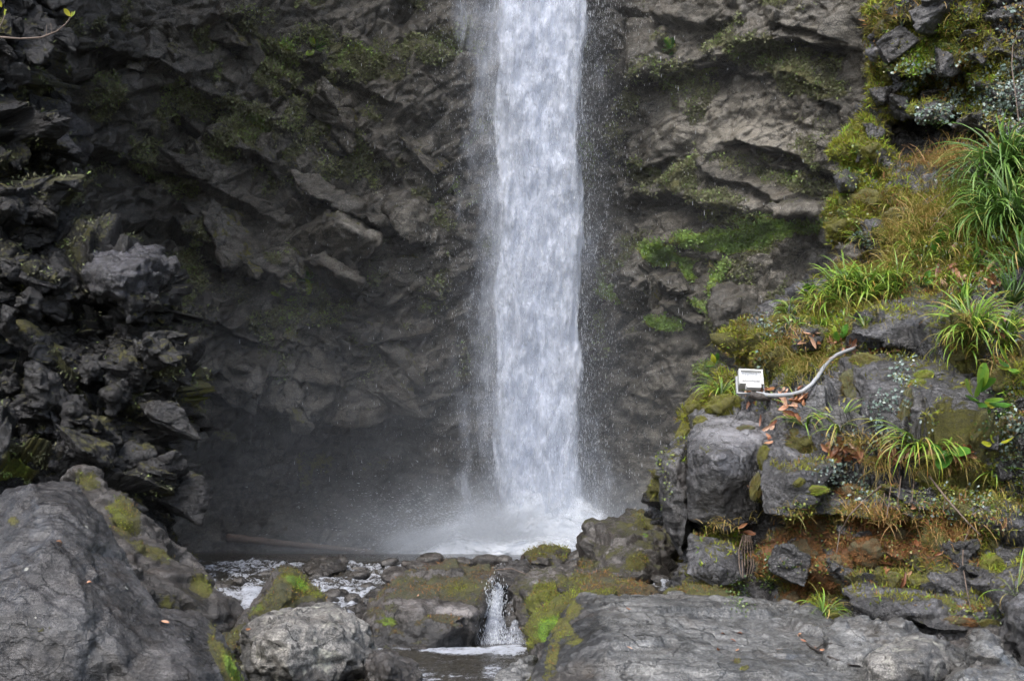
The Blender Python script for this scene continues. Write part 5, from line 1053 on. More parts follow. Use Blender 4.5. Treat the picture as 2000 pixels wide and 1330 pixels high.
def blade_mesh(name, L, w, lean, droop, seg=9, curl=0.0, fold=.25, tipw=.08):
    """a grass blade from the origin: rises, arches over and hangs"""
    x = z = y = 0.0; ang = math.pi / 2 - lean; pts = []
    for i in range(seg + 1):
        t = i / seg; pts.append((x, y, z))
        ang -= droop / seg * (0.4 + 1.5 * t)
        x += math.cos(ang) * L / seg; z += math.sin(ang) * L / seg; y += curl * L / seg * t
    V = []; F = []; m = []
    for i, (x, y, z) in enumerate(pts):
        t = i / seg; ww = w * (0.55 + .9 * t if t < .35 else 0.865) * (1 - max(0, (t - .45) / .55) ** 1.6 * (1 - tipw))
        V += [(x, y - ww / 2, z + fold * ww), (x, y, z), (x, y + ww / 2, z + fold * ww)]; m += [t] * 3
        if i:
            a = (i - 1) * 3
            F += [(a, a + 3, a + 4, a + 1), (a + 1, a + 4, a + 5, a + 2)]
    me = mesh_np(name, V, F); m = np.array(m); set_mask(me, m ** 1.6 * .9, m, m); return me
g = np.random.default_rng(21)
BL = [blade_mesh('blade', 1.0, .030 * g.uniform(.8, 1.25), g.uniform(.1, .5), dr, curl=g.uniform(-.25, .25)) for dr in (.5, .9, 1.3, 1.6, 1.9, 2.2, 2.5, 2.8)]
for mat_me in BL: mat_me.materials.append(M_sedge)
BL2 = [m.copy() for m in BL]; [(m.materials.clear(), m.materials.append(M_sedge2)) for m in BL2]
BL3 = [m.copy() for m in BL]; [(m.materials.clear(), m.materials.append(M_straw)) for m in BL3]
for m in BL + BL2 + BL3: m.polygons.foreach_set('use_smooth', np.ones(len(m.polygons), bool))

def tuft(x, y, n, Lm, label, seed, meshes=BL, droop=(0, 8), straw=.12, up=1.0, width=1.0, away=0.0, fan=1.0):
    h = hit(x, y)
    if h is None: print('no hit', label); return
    n = int(n * 1.5); Lm *= 1.3; width *= 1.15
    loc, nor, _ = h
    r = np.random.default_rng(seed)
    root = empty('grass_tuft', loc - nor * .01, label, 'grass tuft', 'tufts of long-bladed grass on the bank')
    axis = (Vector((0, 0, 1)) * up + nor * .5 + Vector((away, 0, 0))).normalized()
    for i in range(n):
        ms = BL3 if r.random() < straw else meshes
        me = ms[r.integers(droop[0], droop[1])]
        o = bpy.data.objects.new('blade', me); COL.objects.link(o); o.parent = root
        az = r.uniform(0, 2 * math.pi); s = Lm * r.uniform(.55, 1.15)
        q = axis.to_track_quat('Z', 'Y') @ Quaternion((0, 0, 1), az) @ Quaternion((0, 1, 0), abs(r.normal(0, .25)) * fan) @ Quaternion((0, 0, 1), r.normal(0, .3))
        o.rotation_mode = 'QUATERNION'; o.rotation_quaternion = q
        o.location = q @ Vector((.015, 0, 0)) * r.uniform(0, 2) ; o.scale = (s, s * width * r.uniform(.7, 1.3) * (.45 / Lm) ** .6, s)
    return root
T = tuft
T(1690, 590, 44, .42, 'large bright green tuft of broad grass above the slanting grey rock', 1, width=1.2, straw=.08)
T(1640, 575, 34, .36, 'bright tuft of grass at the left end of the grassy slope', 2, width=1.1)
T(1755, 560, 26, .30, 'smaller green tuft right behind the large bright tuft on the slope', 3)
T(1590, 590, 18, .25, 'short yellow-tipped tuft on the upper left edge of the bank', 4, straw=.3)
T(1408, 776, 34, .30, 'arching tuft of grass left of the white floodlight', 5, width=.9, droop=(2, 8))
T(1575, 838, 26, .30, 'green tuft under the loop of the white conduit', 6, width=.9, straw=.25)
T(1640, 845, 24, .33, 'tall yellow-edged tuft right of the one under the conduit', 7, width=.9, straw=.3, droop=(0, 6))
T(1790, 885, 52, .46, 'big drooping tuft of grass with yellow and brown blades hanging over the ledge', 8, width=.75, straw=.35, droop=(3, 8))
T(1830, 890, 22, .38, 'drooping grass tuft with a few green blades right beside the big one on the ledge', 9, width=.7, straw=.3, droop=(3, 8))
T(1905, 660, 50, .42, 'wide green tuft arching over the mossy ledge near the right edge', 10, width=.9, droop=(2, 8))
T(1975, 600, 44, .48, 'upright dense green tuft at the right edge level with the slanting rock', 11, width=.9, droop=(1, 6), meshes=BL2)
T(1975, 350, 70, .78, 'huge mass of long arching green grass at the upper right edge', 12, width=1.0, droop=(3, 8), meshes=BL2, straw=.04, away=-.25)
T(2010, 440, 60, .72, 'second mass of long hanging green grass just below the uppermost at the right edge', 13, width=1.0, droop=(3, 8), meshes=BL2, straw=.04, away=-.3)
T(1945, 430, 40, .55, 'long green grass hanging left of the masses at the right edge', 14, width=1.0, droop=(3, 8), meshes=BL2, straw=.06, away=-.2)
T(2000, 520, 30, .45, 'green tuft hanging over the leaf litter at the right edge', 15, droop=(3, 8), meshes=BL2)
T(1715, 345, 18, .26, 'small upright tuft on the mossy knob below the dark hollow', 16, width=.8, droop=(0, 5))
T(1716, 30, 16, .22, 'small green tuft at the very top of the mossy wall edge', 17, width=.9)
T(1700, 480, 26, .30, 'tuft of green grass under the mossy overhang left of the slope', 18, width=.8)
T(1608, 1200, 22, .20, 'little tuft with yellow-orange tips behind the crest of the grey slab', 19, width=.7, straw=.2, droop=(2, 8))
T(1940, 925, 18, .24, 'small yellow-green tuft on the mossy wall right of the ledge', 20, width=.7, straw=.3, droop=(2, 8))
T(1697, 150, 12, .16, 'tiny tuft sticking out left of the mossy wall below its top', 21, width=.7)
T(1640, 400, 12, .18, 'few blades sprouting above the lowest mossy overhang', 22, width=.7)
T(1800, 520, 18, .28, 'yellowish tuft in the middle of the leaf-strewn slope', 23, width=.7, straw=.5)
T(1560, 640, 16, .2, 'short tuft on the brown moss of the upper left edge', 24, width=.7, straw=.5)
T(1920, 1060, 14, .2, 'slender tuft in front of the brown moss near the right edge', 25, width=.7, straw=.3)
T(1985, 1160, 10, .25, 'few orange blades beside the dark upright rock at the right edge', 26, width=.6, straw=.8)
T(1890, 580, 20, .3, 'green tuft behind the wide arching one on the right', 27, width=.8)
T(1600, 335 + 305, 14, .2, 'short fresh tuft at the foot of the bright grass', 28, width=.8)

gr_ = np.random.default_rng(99)
for lab, grp, n_, (cx, cy, rx, ry), nb_, L_, ms_, st_ in [
    ('medium grass tuft among the leaf litter of the slope', 'medium tufts scattered over the slope', 12, (1830, 480, 110, 90), 16, .26, BL, .25),
    ('green tuft inside the hanging grass at the right edge', 'tufts inside the hanging mass at the right edge', 10, (1965, 380, 40, 130), 26, .5, BL2, .06),
    ('short tuft along the mossy skyline of the bank', 'short tufts along the skyline', 10, (1590, 610, 100, 40), 12, .17, BL, .3),
    ('bright tuft on the shelf above the slanting rock', 'bright tufts on the shelf', 8, (1690, 580, 70, 24), 20, .34, BL, .1),
    ('green tuft on the right of the upper ledge', 'green tufts on the right of the upper ledge', 8, (1930, 650, 60, 40), 20, .34, BL, .15)]:
    for i_ in range(n_):
        o_ = tuft(cx + gr_.uniform(-1, 1) * rx, cy + gr_.uniform(-1, 1) * ry, nb_, L_ * gr_.uniform(.7, 1.2), lab, 500 + i_, ms_, (2, 8), st_, away=-.15)
        if o_: o_['group'] = grp

# fine hair-like grass
def fine_grass(x, y, rx, ry, n, Lm, label, seed, hang=1.0, green=.3):
    r = np.random.default_rng(seed); Vs = []; Fs = []; ms = []; c = 0
    k = 0
    for i in range(n * 2):
        if k >= n: break
        if i % 6 == 0:
            h = hit(x + r.normal(0, rx * .5), y + r.normal(0, ry * .5))
        if h is None: continue
        loc, nor, _ = h; k += 1
        b = np.array(loc) + r.normal(0, .025, 3)
        out = np.array(nor) * .6 + r.normal(0, .45, 3) + np.array([0, -.3, .75]); out /= np.linalg.norm(out)
        L = Lm * r.uniform(.5, 1.2); w = .0034 * r.uniform(.7, 1.4); side = np.cross(out, [0, 1, .1]); side /= np.linalg.norm(side)
        p = b.copy(); d = out.copy(); seg = 5; tint = np.clip(green + r.normal(0, .22), 0, 1)
        for s in range(seg + 1):
            ww = w * (1 - .8 * s / seg); Vs += [p - side * ww, p + side * ww]; ms += [tint * 1.0 + .25 * s / seg] * 2
            if s: Fs.append((c + 2 * s - 2, c + 2 * s - 1, c + 2 * s + 1, c + 2 * s))
            d = d + np.array([0, -.05, -.55 * hang]) * (s + 1) / seg; d /= np.linalg.norm(d); p = p + d * L / seg
        c += 2 * (seg + 1)
    if not Vs: return
    me = mesh_np('fine_grass', Vs, Fs); set_mask(me, np.array(ms), 0, 0)
    o = link('fine_grass', me, M_straw); tag(o, label, 'grass', kind='stuff')
fg = [(1850, 320, 60, 20, 260, .34, .7), (1880, 370, 50, 20, 120, .3, .4), (1650, 505, 40, 25, 220, .26, .35), (1770, 470, 60, 25, 260, .3, .5), (1740, 520, 50, 25, 220, .26, .45), (1830, 430, 70, 30, 220, .3, .35), (1700, 550, 60, 20, 120, .25, .3), (1575, 715, 45, 22, 300, .24, .18), (1540, 745, 30, 14, 120, .18, .25),
      (1545, 660, 30, 16, 90, .18, .5), (1600, 610, 50, 20, 120, .2, .3), (1505, 690, 30, 20, 80, .14, .5), (1850, 900, 60, 12, 120, .2, .6), (1730, 905, 70, 12, 120, .3, .8), (1900, 400, 60, 40, 160, .3, .3), (1780, 400, 60, 20, 120, .22, .4), (1940, 720, 40, 20, 60, .2, .7), (1740, 30, 40, 14, 60, .2, .6), (1840, 10, 60, 14, 80, .2, .5), (1410, 1030, 30, 14, 60, .14, .7)]
fg += [(1700, 860, 80, 10, 160, .16, .7), (1560, 1010, 60, 12, 120, .16, .7), (1700, 1010, 90, 14, 200, .18, .75), (1850, 1030, 70, 30, 200, .16, .6), (1900, 620, 60, 30, 120, .2, .35), (1690, 260, 40, 30, 100, .16, .3), (1850, 100, 90, 60, 140, .15, .45), (1960, 1000, 40, 60, 100, .16, .5), (1650, 600, 60, 20, 160, .22, .15), (1880, 460, 70, 60, 260, .24, .3)]
for i, q in enumerate(fg):
    fine_grass(q[0], q[1], q[2], q[3], int(q[4] * 1.4), q[5], 'fine straw-coloured hair grass hanging from the bank', 40 + i, 1.0, q[6])

# leaves
def leaf_mesh(name, L, w, curl, cup, seg=6, mask=.5, shape=1.0, notch=0):
    V = []; F = []
    for i in range(seg + 1):
        t = i / seg; ww = w * (math.sin(math.pi * min(1, t * .94 + .06)) ** shape); a = curl * t
        x = L * (t if abs(curl) < 1e-3 else math.sin(a) / curl); z = 0 if abs(curl) < 1e-3 else L * (1 - math.cos(a)) / curl
        V += [(x, -ww / 2, z + cup * ww), (x, 0, z), (x, ww / 2, z + cup * ww * .8)]
        if i:
            a_ = (i - 1) * 3; F += [(a_, a_ + 3, a_ + 4, a_ + 1), (a_ + 1, a_ + 4, a_ + 5, a_ + 2)]
    me = mesh_np(name, V, F); k = np.array([abs(v[1]) for v in V]); set_mask(me, mask + .2 * k / max(k.max(), 1e-6), 0 * k, 0 * k); return me
g = np.random.default_rng(31)
LM = [leaf_mesh('leaf', 1, g.uniform(.3, .5), g.uniform(-1.8, 1.8), g.uniform(.1, .6), mask=.5) for i in range(8)]
for m in LM: m.materials.append(M_dead)
def place_leaf(x, y, s, label, group, r, meshes=LM, name='fallen_leaf', cat='leaf', jitter=1.0):
    s = s * .88
    h = hit(x, y)
    if h is None: return
    loc, nor, _ = h
    o = bpy.data.objects.new(name, meshes[r.integers(len(meshes))]); COL.objects.link(o)
    up = (nor + Vector(r.normal(0, .35 * jitter, 3)) + Vector((0, -.1, .2))).normalized()
    q = up.to_track_quat('Z', 'Y') @ Quaternion((0, 0, 1), r.uniform(0, 6.28)); o.rotation_mode = 'QUATERNION'; o.rotation_quaternion = q
    o.location = loc + up * .012 - q @ Vector((s * .45, 0, 0)); o.scale = (s, s * r.uniform(.7, 1.1), s)
    return tag(o, label, cat, group)
r = np.random.default_rng(61)
LITTER = [((1880, 460, 50, 34), 26, .15, 'brown fallen leaf among the round green leaves on the slope', 'fallen leaves in the middle of the grassy slope'),
          ((1890, 540, 80, 18), 26, .15, 'orange-brown fallen leaf in the litter above the slanting rock', 'fallen leaves above the slanting rock'),
          ((1780, 420, 40, 24), 9, .13, 'brown fallen leaf caught in the hair grass', 'fallen leaves in the hair grass'),
          ((1620, 665, 55, 12), 16, .12, 'pale orange fallen leaf on the moss near the upper end of the conduit', 'fallen leaves near the upper end of the conduit'),
          ((1700, 685, 60, 6), 12, .10, 'small brown fallen leaf on the ledge beside the conduit end', 'fallen leaves on the ledge beside the conduit end'),
          ((1520, 775, 70, 12), 22, .13, 'rusty fallen leaf around the foot of the floodlight', 'fallen leaves around the floodlight'),
          ((1555, 800, 26, 26), 8, .15, 'broad brown fallen leaf below the conduit', 'fallen leaves below the conduit'),
          ((1500, 845, 14, 26), 5, .12, 'orange fallen leaf hanging in the crack beside the shiny rock face', 'fallen leaves in the crack beside the shiny rock face'),
          ((1700, 880, 90, 14), 38, .17, 'reddish-brown fallen leaf on the ledge left of the big drooping tuft', 'fallen leaves on the ledge left of the drooping tuft'),
          ((1850, 880, 50, 12), 14, .16, 'reddish-brown fallen leaf on the ledge behind the drooping tuft', 'fallen leaves on the ledge behind the drooping tuft'),
          ((1980, 640, 40, 20), 10, .14, 'brown fallen leaf under the upright tuft at the right edge', 'fallen leaves under the tuft at the right edge'),
          ((1940, 500, 50, 40), 10, .14, 'brown fallen leaf under the hanging green grass', 'fallen leaves under the hanging grass'),
          ((1870, 1030, 90, 50), 12, .13, 'orange fallen leaf caught in the brown moss near the right edge', 'fallen leaves in the brown moss'),
          ((1740, 1120, 40, 20), 5, .14, 'curled orange leaf on the moss above the folded dark rock', 'curled leaves above the folded rock'),
          ((1460, 1040, 16, 14), 6, .15, 'rust-red dead leaf at the top of the hanging roots', 'dead leaves above the hanging roots'),
          ((1500, 1260, 120, 30), 7, .05, 'tiny rusty leaf scrap on the grey slab', 'leaf scraps on the slab'), ((1690, 300, 30, 14), 4, .1, 'pale fallen leaf on the mossy knob under the dark hollow', 'leaves on the mossy knob'), ((1740, 345, 20, 8), 3, .12, 'orange leaf standing in the small upright tuft', 'leaves in the small upright tuft')]
for (cx, cy, rx, ry), n, s, lab, grp in LITTER:
    for i in range(int(n * 1.5)):
        place_leaf(cx + r.uniform(-1, 1) * rx, cy + r.uniform(-1, 1) * ry, s * r.uniform(.6, 1.25), lab, grp, r)
for x, y, s, lab in [(117, 1060, .06, 'curled orange leaf stuck on the upper face of the large lower left rock'), (171, 1139, .045, 'small orange leaf on the ridge of the large lower left rock'), (322, 1219, .06, 'pale pinkish leaf at the foot of the ridge of the large left rock'), (982, 1169, .08, 'orange leaf caught at the top of the small cascade'), (728, 1096, .1, 'orange leaf on the pool lip'),
                     (1227, 1268, .04, 'rusty leaf scrap on the left edge of the grey slab'), (1225, 1195, .07, 'pale narrow leaf on the crest of the slab'), (1460, 950, .05, 'little yellow leaf on the dark rock face'), (816, 1165, .05, 'pink-brown leaf on the broad boulder'), (484, 1228, .05, 'tiny orange leaf on the left end of the pale rounded boulder')]:
    place_leaf(x, y, s, lab, None, r, jitter=.6)

# broad-leaved plants: every leaf a part
GM = [leaf_mesh('leaf', 1, w, c, .15, mask=m_, shape=s_) for w, c, m_, s_ in [(.55, .5, .3, .6), (.5, .9, .4, .7), (.62, .4, .25, .5), (.45, 1.1, .55, .8), (.5, .7, .8, .8)]]
for m in GM: m.materials.append(M_green)
def leafy(name, x, y, n, s, label, seed, cat='plant', sel=(0, 4), spread=.5, up=.7, objs=None, stem=0.35):
    h = hit(x, y, objs)
    if h is None: return
    loc, nor, _ = h; r = np.random.default_rng(seed); s *= 1.3; n = int(n * 1.3)
    root = empty(name, loc, label, cat)
    for i in range(n):
        o = bpy.data.objects.new('leaf', GM[r.integers(*sel)]); COL.objects.link(o); o.parent = root
        dirv = (Vector((r.normal(0, 1), -abs(r.normal(.4, .5)), r.normal(.1, .8))) + nor * .5).normalized()
        upv = (Vector((0, -.55, up)) + nor * .4 + Vector(r.normal(0, .25, 3))).normalized()
        yv = upv.cross(dirv).normalized(); zv = dirv.cross(yv)
        o.rotation_mode = 'QUATERNION'; o.rotation_quaternion = Matrix((dirv, yv, zv)).transposed().to_quaternion()
        o.location = dirv * s * stem * r.uniform(.2, 1.6) * spread * 2 + nor * .02; k = s * r.uniform(.7, 1.2); o.scale = (k, k, k)
    return root
leafy('broad_leaved_plant', 1868, 475, 5, .11, 'plant with round glossy green leaves among the brown litter on the slope', 1)
leafy('broad_leaved_plant', 1838, 500, 4, .09, 'round-leaved green plant left of the glossy one on the slope', 2)
leafy('broad_leaved_plant', 1895, 515, 4, .10, 'round-leaved plant below the glossy one, over the orange litter', 3)
leafy('broad_leaved_plant', 1905, 780, 7, .15, 'rosette of broad green leaves hanging beside the pale slab of rock', 4, spread=.6)
leafy('broad_leaved_plant', 1950, 790, 6, .15, 'rosette with yellowing broad leaves right of the green rosette', 5, sel=(2, 5), spread=.6)
leafy('broad_leaved_plant', 1995, 745, 5, .16, 'broad leaves turning yellow, cut by the right edge', 6, sel=(1, 5))
leafy('broad_leaved_plant', 1980, 720, 5, .12, 'broad green leaves under the tuft at the right edge', 7, sel=(0, 4))
leafy('broad_leaved_plant', 1942, 860, 3, .13, 'single yellow hanging leaves left of the ivy at the right edge', 8, sel=(3, 5))
leafy('broad_leaved_plant', 1640, 670, 4, .10, 'small fresh green leaves above the conduit', 9)
leafy('broad_leaved_plant', 1875, 585, 7, .08, 'cluster of small fresh leaves on top of the slanting rock', 10)
leafy('broad_leaved_plant', 1855, 875, 5, .13, 'broad green leaves lying on the ledge behind the drooping tuft', 11)
leafy('broad_leaved_plant', 1585, 570, 6, .07, 'small light green sprout on the skyline of the bank', 12)
leafy('broad_leaved_plant', 1710, 85, 3, .07, 'small bright leaves on the edge of the mossy wall', 13)
leafy('broad_leaved_plant', 1905, 455, 5, .08, 'yellow-green leaves in the grass right of the glossy plant', 14, sel=(2, 5))
leafy('broad_leaved_plant', 1800, 560, 4, .08, 'pale round leaves on the slope above the slanting rock', 15)
leafy('fern', 1402, 715, 5, .08, 'tiny fern on the skyline left of the floodlight', 16, cat='fern')
leafy('cliff_fern', 1310, 98, 12, .17, 'bright green fern hanging on the cliff right of the waterfall', 17, cat='fern', objs=[o for o in SOLID if o.name == 'cliff'], sel=(0, 4))
leafy('cliff_fern', 602, 548, 8, .16, 'small bright green fern on the dark cliff left of the waterfall', 18, cat='fern', objs=[o for o in SOLID if o.name == 'cliff'], sel=(0, 3))
leafy('cliff_fern', 615, 95, 8, .2, 'green and yellow fern high on the cliff left of the waterfall', 19, cat='fern', objs=[o for o in SOLID if o.name == 'cliff'])
leafy('wall_plant', 242, 690, 16, .09, 'bright green plant growing on the black left wall', 20, objs=[o for o in SOLID if o.name.startswith(('left', 'rock_block'))], sel=(0, 3), spread=1.2)
leafy('wall_plant', 62, 118, 8, .08, 'small green plant near the top of the left wall', 21, objs=[o for o in SOLID if o.name.startswith(('left', 'rock_block'))], sel=(0, 3), spread=1.)

# small-leaved ground cover and moss fuzz (nobody could count it)
def scatter(name, zones, size, label, seed, mat, kind='leaf', objs=None, lift=.01, tilt=.6):
    r = np.random.default_rng(seed); Vs = []; Fs = []; ms = []; c = 0
    for (cx, cy, rx, ry, n, t0, t1) in zones:
        n = int(n * 1.5)
        rays = max(1, n // 5); got = []
        for i in range(rays):
            a = r.uniform(0, 6.28); q = math.sqrt(r.random())
            h = hit(cx + rx * q * math.cos(a), cy + ry * q * math.sin(a), objs)
            if h: got.append((np.array(h[0]), np.array(h[1])))
        if not got: continue
        A = np.array([a for a, b in got]); Nn = np.array([b for a, b in got])
        k = r.integers(0, len(A), n); p = A[k]; nn = Nn[k]
        off = r.normal(0, .035, (n, 3)); off -= (off * nn).sum(1)[:, None] * nn * .7
        p = p + off + nn * (lift * r.uniform(0, 2, n))[:, None]
        s = size * r.uniform(.5, 1.4, n) * np.clip(np.linalg.norm(p, axis=1) / 11, .8, 3)
        if kind == 'leaf':
            up = nn + r.normal(0, tilt, (n, 3)) + np.array([0, -.2, .3])
        else:
            up = nn + r.normal(0, .5, (n, 3)) + np.array([0, 0, .25])
        up /= np.linalg.norm(up, axis=1)[:, None]
        a = np.cross(up, r.normal(0, 1, (n, 3))); a /= np.linalg.norm(a, axis=1)[:, None]; b = np.cross(up, a)
        if kind == 'leaf':
            quad = np.stack([p - a * s[:, None] * .5, p + b * s[:, None] * .42 + up * s[:, None] * .12, p + a * s[:, None] * .6 - up * s[:, None] * .1, p - b * s[:, None] * .42 + up * s[:, None] * .12], 1)
        else:
            quad = np.stack([p - a * s[:, None] * .10, p + a * s[:, None] * .10, p + up * s[:, None] + a * s[:, None] * .04, p + up * s[:, None] * .95 - a * s[:, None] * .04], 1)
        Vs.append(quad.reshape(-1, 3)); Fs.append(c + np.arange(n * 4).reshape(n, 4)); c += n * 4
        ms.append(np.repeat(r.uniform(t0, t1, n), 4))
    me = mesh_np(name, np.concatenate(Vs), np.concatenate(Fs)); m = np.concatenate(ms); set_mask(me, m, m, m)
    o = link(name, me, mat, smooth=False); return tag(o, label, kind='stuff')
# (x, y, rx, ry, count, tint from, tint to)
scatter('creeping_ivy', [(1800, 175, 60, 26, 160, .86, 1.0), (1840, 225, 60, 20, 120, .86, 1.0), (1920, 160, 90, 60, 700, .82, 1.0), (1900, 215, 80, 40, 420, .8, 1.0), (1985, 190, 30, 80, 300, .8, 1.0), (1980, 50, 30, 50, 200, .6, 1.0), (1860, 140, 60, 20, 160, .8, .98), (1940, 250, 50, 30, 200, .3, .95), (1780, 135, 40, 12, 80, .8, 1.0), (1765, 745, 24, 60, 160, .84, 1.0), (1720, 800, 16, 40, 90, .84, 1.0), (1700, 860, 90, 14, 240, .7, 1.0),
                        (1980, 880, 40, 70, 320, .75, 1.0), (1990, 800, 20, 50, 120, .7, 1.0), (1640, 925, 50, 24, 140, .84, 1.0), (1690, 960, 24, 24, 70, .84, 1.0), (1870, 980, 60, 30, 150, .8, 1.0), (1510, 640, 50, 30, 180, .75, .95), (1480, 720, 30, 30, 90, .6, .95), (1620, 610, 40, 14, 70, .8, 1.0), (1880, 500, 100, 60, 260, .7, 1.0), (1930, 560, 70, 20, 160, .75, 1.0), (1660, 480, 40, 30, 40, .85, 1.0), (1960, 660, 40, 30, 140, .7, 1.0), (1820, 820, 20, 20, 14, .85, 1.0), (1870, 350, 60, 30, 120, .75, .98)],
        .024, 'creeping small-leaved ivy with pale grey-green leaves on the bank', 201, M_tiny)
scatter('small_leaf_cover', [(1800, 60, 100, 60, 700, .1, .62), (1760, 150, 70, 60, 420, .1, .62), (1850, 200, 90, 60, 400, .1, .5), (1690, 330, 50, 50, 240, .2, .62), (1640, 425, 40, 30, 300, .3, .62), (1900, 420, 110, 80, 420, .1, .6), (1850, 530, 120, 50, 420, .1, .8), (1700, 1000, 170, 30, 520, .3, .62), (1850, 1010, 120, 60, 700, .3, .62), (1560, 1080, 60, 60, 300, .1, .6), (1700, 1070, 120, 50, 420, .3, .75),
                             (1960, 960, 50, 60, 340, .3, .62), (1960, 820, 50, 80, 300, .05, .5), (1600, 620, 80, 40, 240, .2, .7), (1660, 690, 70, 16, 160, .3, .7), (1505, 1110, 16, 40, 160, .25, .4), (1440, 1160, 20, 40, 160, .25, .42), (1900, 1200, 50, 14, 100, .3, .6), (1540, 700, 60, 40, 160, .2, .6), (1500, 780, 60, 12, 60, .3, .7), (1385, 720, 16, 10, 50, .2, .5), (1300, 930, 12, 50, 60, .3, .6)],
        .018, 'tiny-leaved green and yellowish ground cover over the bank', 202, M_tiny)
def grow(name, objs, n, size, label, seed, width=.12, thr=.35, shift=0.0, tri_leaf=False, mat=None):
    """short growth rooted on the faces that carry moss and look towards the valley"""
    r = np.random.default_rng(seed); Pp = []; Nn = []; G_ = []; Wt = []
    for o in objs:
        me = o.data; nf = len(me.polygons)
        c = np.empty(nf * 3, np.float32); me.polygons.foreach_get('center', c); c = c.reshape(-1, 3)
        nn = np.empty(nf * 3, np.float32); me.polygons.foreach_get('normal', nn); nn = nn.reshape(-1, 3)
        ar = np.empty(nf, np.float32); me.polygons.foreach_get('area', ar)
        k = len(me.loops) // nf; li = np.empty(len(me.loops), np.int32); me.loops.foreach_get('vertex_index', li)
        ls = np.empty(nf, np.int32); me.polygons.foreach_get('loop_start', ls); vi = li[ls]
        at = np.empty(len(me.vertices) * 4, np.float32); me.color_attributes['mask'].data.foreach_get('color', at); at = at.reshape(-1, 4)[vi]
        px, py = to_px(c); d = c / np.linalg.norm(c, axis=1)[:, None]; face = -(nn * d).sum(1)
        w = ar * np.clip((at[:, 0] - thr) * 2.5, 0, 1) * (px > -30) * (px < 2030) * (py > -40) * (py < 1350) * np.clip(face + .35, 0, 1)
        w *= (perlin(c * 4.0, seed) + .35 > 0) * np.clip(.5 + perlin(c * 11, seed + 1), 0, 1)
        Pp.append(c); Nn.append(nn); G_.append(at[:, 1]); Wt.append(w)
    Pp = np.concatenate(Pp); Nn = np.concatenate(Nn); G_ = np.concatenate(G_); Wt = np.concatenate(Wt)
    k = r.choice(len(Pp), n, p=Wt / Wt.sum()); p = Pp[k]; nn = Nn[k]; D = np.linalg.norm(p, axis=1)
    p = p + r.normal(0, .012, (n, 3)) * (D / 11)[:, None]
    s = (size * r.uniform(.5, 1.5, n) * D / 11)[:, None]
    up = nn * .9 + r.normal(0, .55, (n, 3)) + np.array([0, 0, .1]); up /= np.linalg.norm(up, axis=1)[:, None]
    a = np.cross(up, r.normal(0, 1, (n, 3))); a /= np.linalg.norm(a, axis=1)[:, None]
    V = np.stack([p - a * s * width, p + a * s * width, p + up * s], 1).reshape(-1, 3)
    if tri_leaf: V = np.stack([p - a * s * width * .3, p + a * s * width + up * s * .6, p + up * s - a * s * width], 1).reshape(-1, 3)
    t_ = G_[k] + r.normal(0, .13, n) + .25 * perlin(p * 3.0, seed + 3) + shift; m = np.repeat(np.clip(t_ + r.normal(0, .1, n), 0, 1), 3)
    me = mesh_np(name, V, np.arange(n * 3).reshape(n, 3)); set_mask(me, m, m, m)
    return tag(link(name, me, mat or M_fuzz, smooth=False), label, kind='stuff')
grow('moss_fuzz', [o for o in NEAR if o.name.startswith(('river_bank', 'rock_face'))], 230000, .038, 'short olive and rust moss carpet on the bank', 203)
grow('moss_fuzz', [o for o in NEAR if o.name.startswith('boulder')], 42000, .018, 'short olive moss carpet on the boulders', 204, thr=.5, shift=-.06)
grow('cliff_growth', [o for o in SOLID if o.name == 'cliff'], 110000, .022, 'grey-green and bright green small growth on the cliff', 205, width=.3, tri_leaf=True, mat=M_cfuzz, thr=.25)
grow('wall_growth', [o for o in SOLID if o.name.startswith('left_cliff')], 22000, .03, 'dark green growth on the left wall', 206, width=.2, tri_leaf=True, mat=M_cfuzz, thr=.3)

# moss cushions: each one a lump of its own
CU = []
for i in range(5):
    bm = bmesh.new(); bmesh.ops.create_icosphere(bm, subdivisions=4, radius=1.0); me = bpy.data.meshes.new('moss_cushion'); bm.to_mesh(me); bm.free()
    V = get_v(me); V = V * (1 + .34 * perlin(V * 1.3 + i * 9, 700) + .16 * perlin(V * 3.5 + i, 701) + .08 * perlin(V * 9, 702))[:, None]; set_v(me, V)
    hue = [.56, .62, .72, .45, .3][i]; n = len(V); set_mask(me, np.ones(n), hue + .1 * perlin(V * 2, 703), np.ones(n) * .4); me.materials.append(M_mossy); me.polygons.foreach_set('use_smooth', np.ones(len(me.polygons), bool)); CU.append(me)
FZ = []
for i in range(4):
    r = np.random.default_rng(800 + i); n = 2600; d = r.normal(0, 1, (n, 3)); d /= np.linalg.norm(d, axis=1)[:, None]
    a = np.cross(d, r.normal(0, 1, (n, 3))); a /= np.linalg.norm(a, axis=1)[:, None]; L = r.uniform(.10, .30, n)[:, None]; b = d * .94; t = b + (d + r.normal(0, .35, (n, 3))) * L
    me = mesh_np('moss_fuzz', np.stack([b - a * .016, b + a * .016, t], 1).reshape(-1, 3), np.arange(n * 3).reshape(n, 3)); m = np.repeat([[.45, .6, .8, .1][i] + r.uniform(-.18, .18, n)], 3, 1).ravel() if False else np.repeat([.45, .6, .8, .1][i] + r.uniform(-.22, .22, n), 3); m = np.clip(m, 0, 1)
    set_mask(me, m, m, m); me.materials.append(M_fuzz); FZ.append(me)
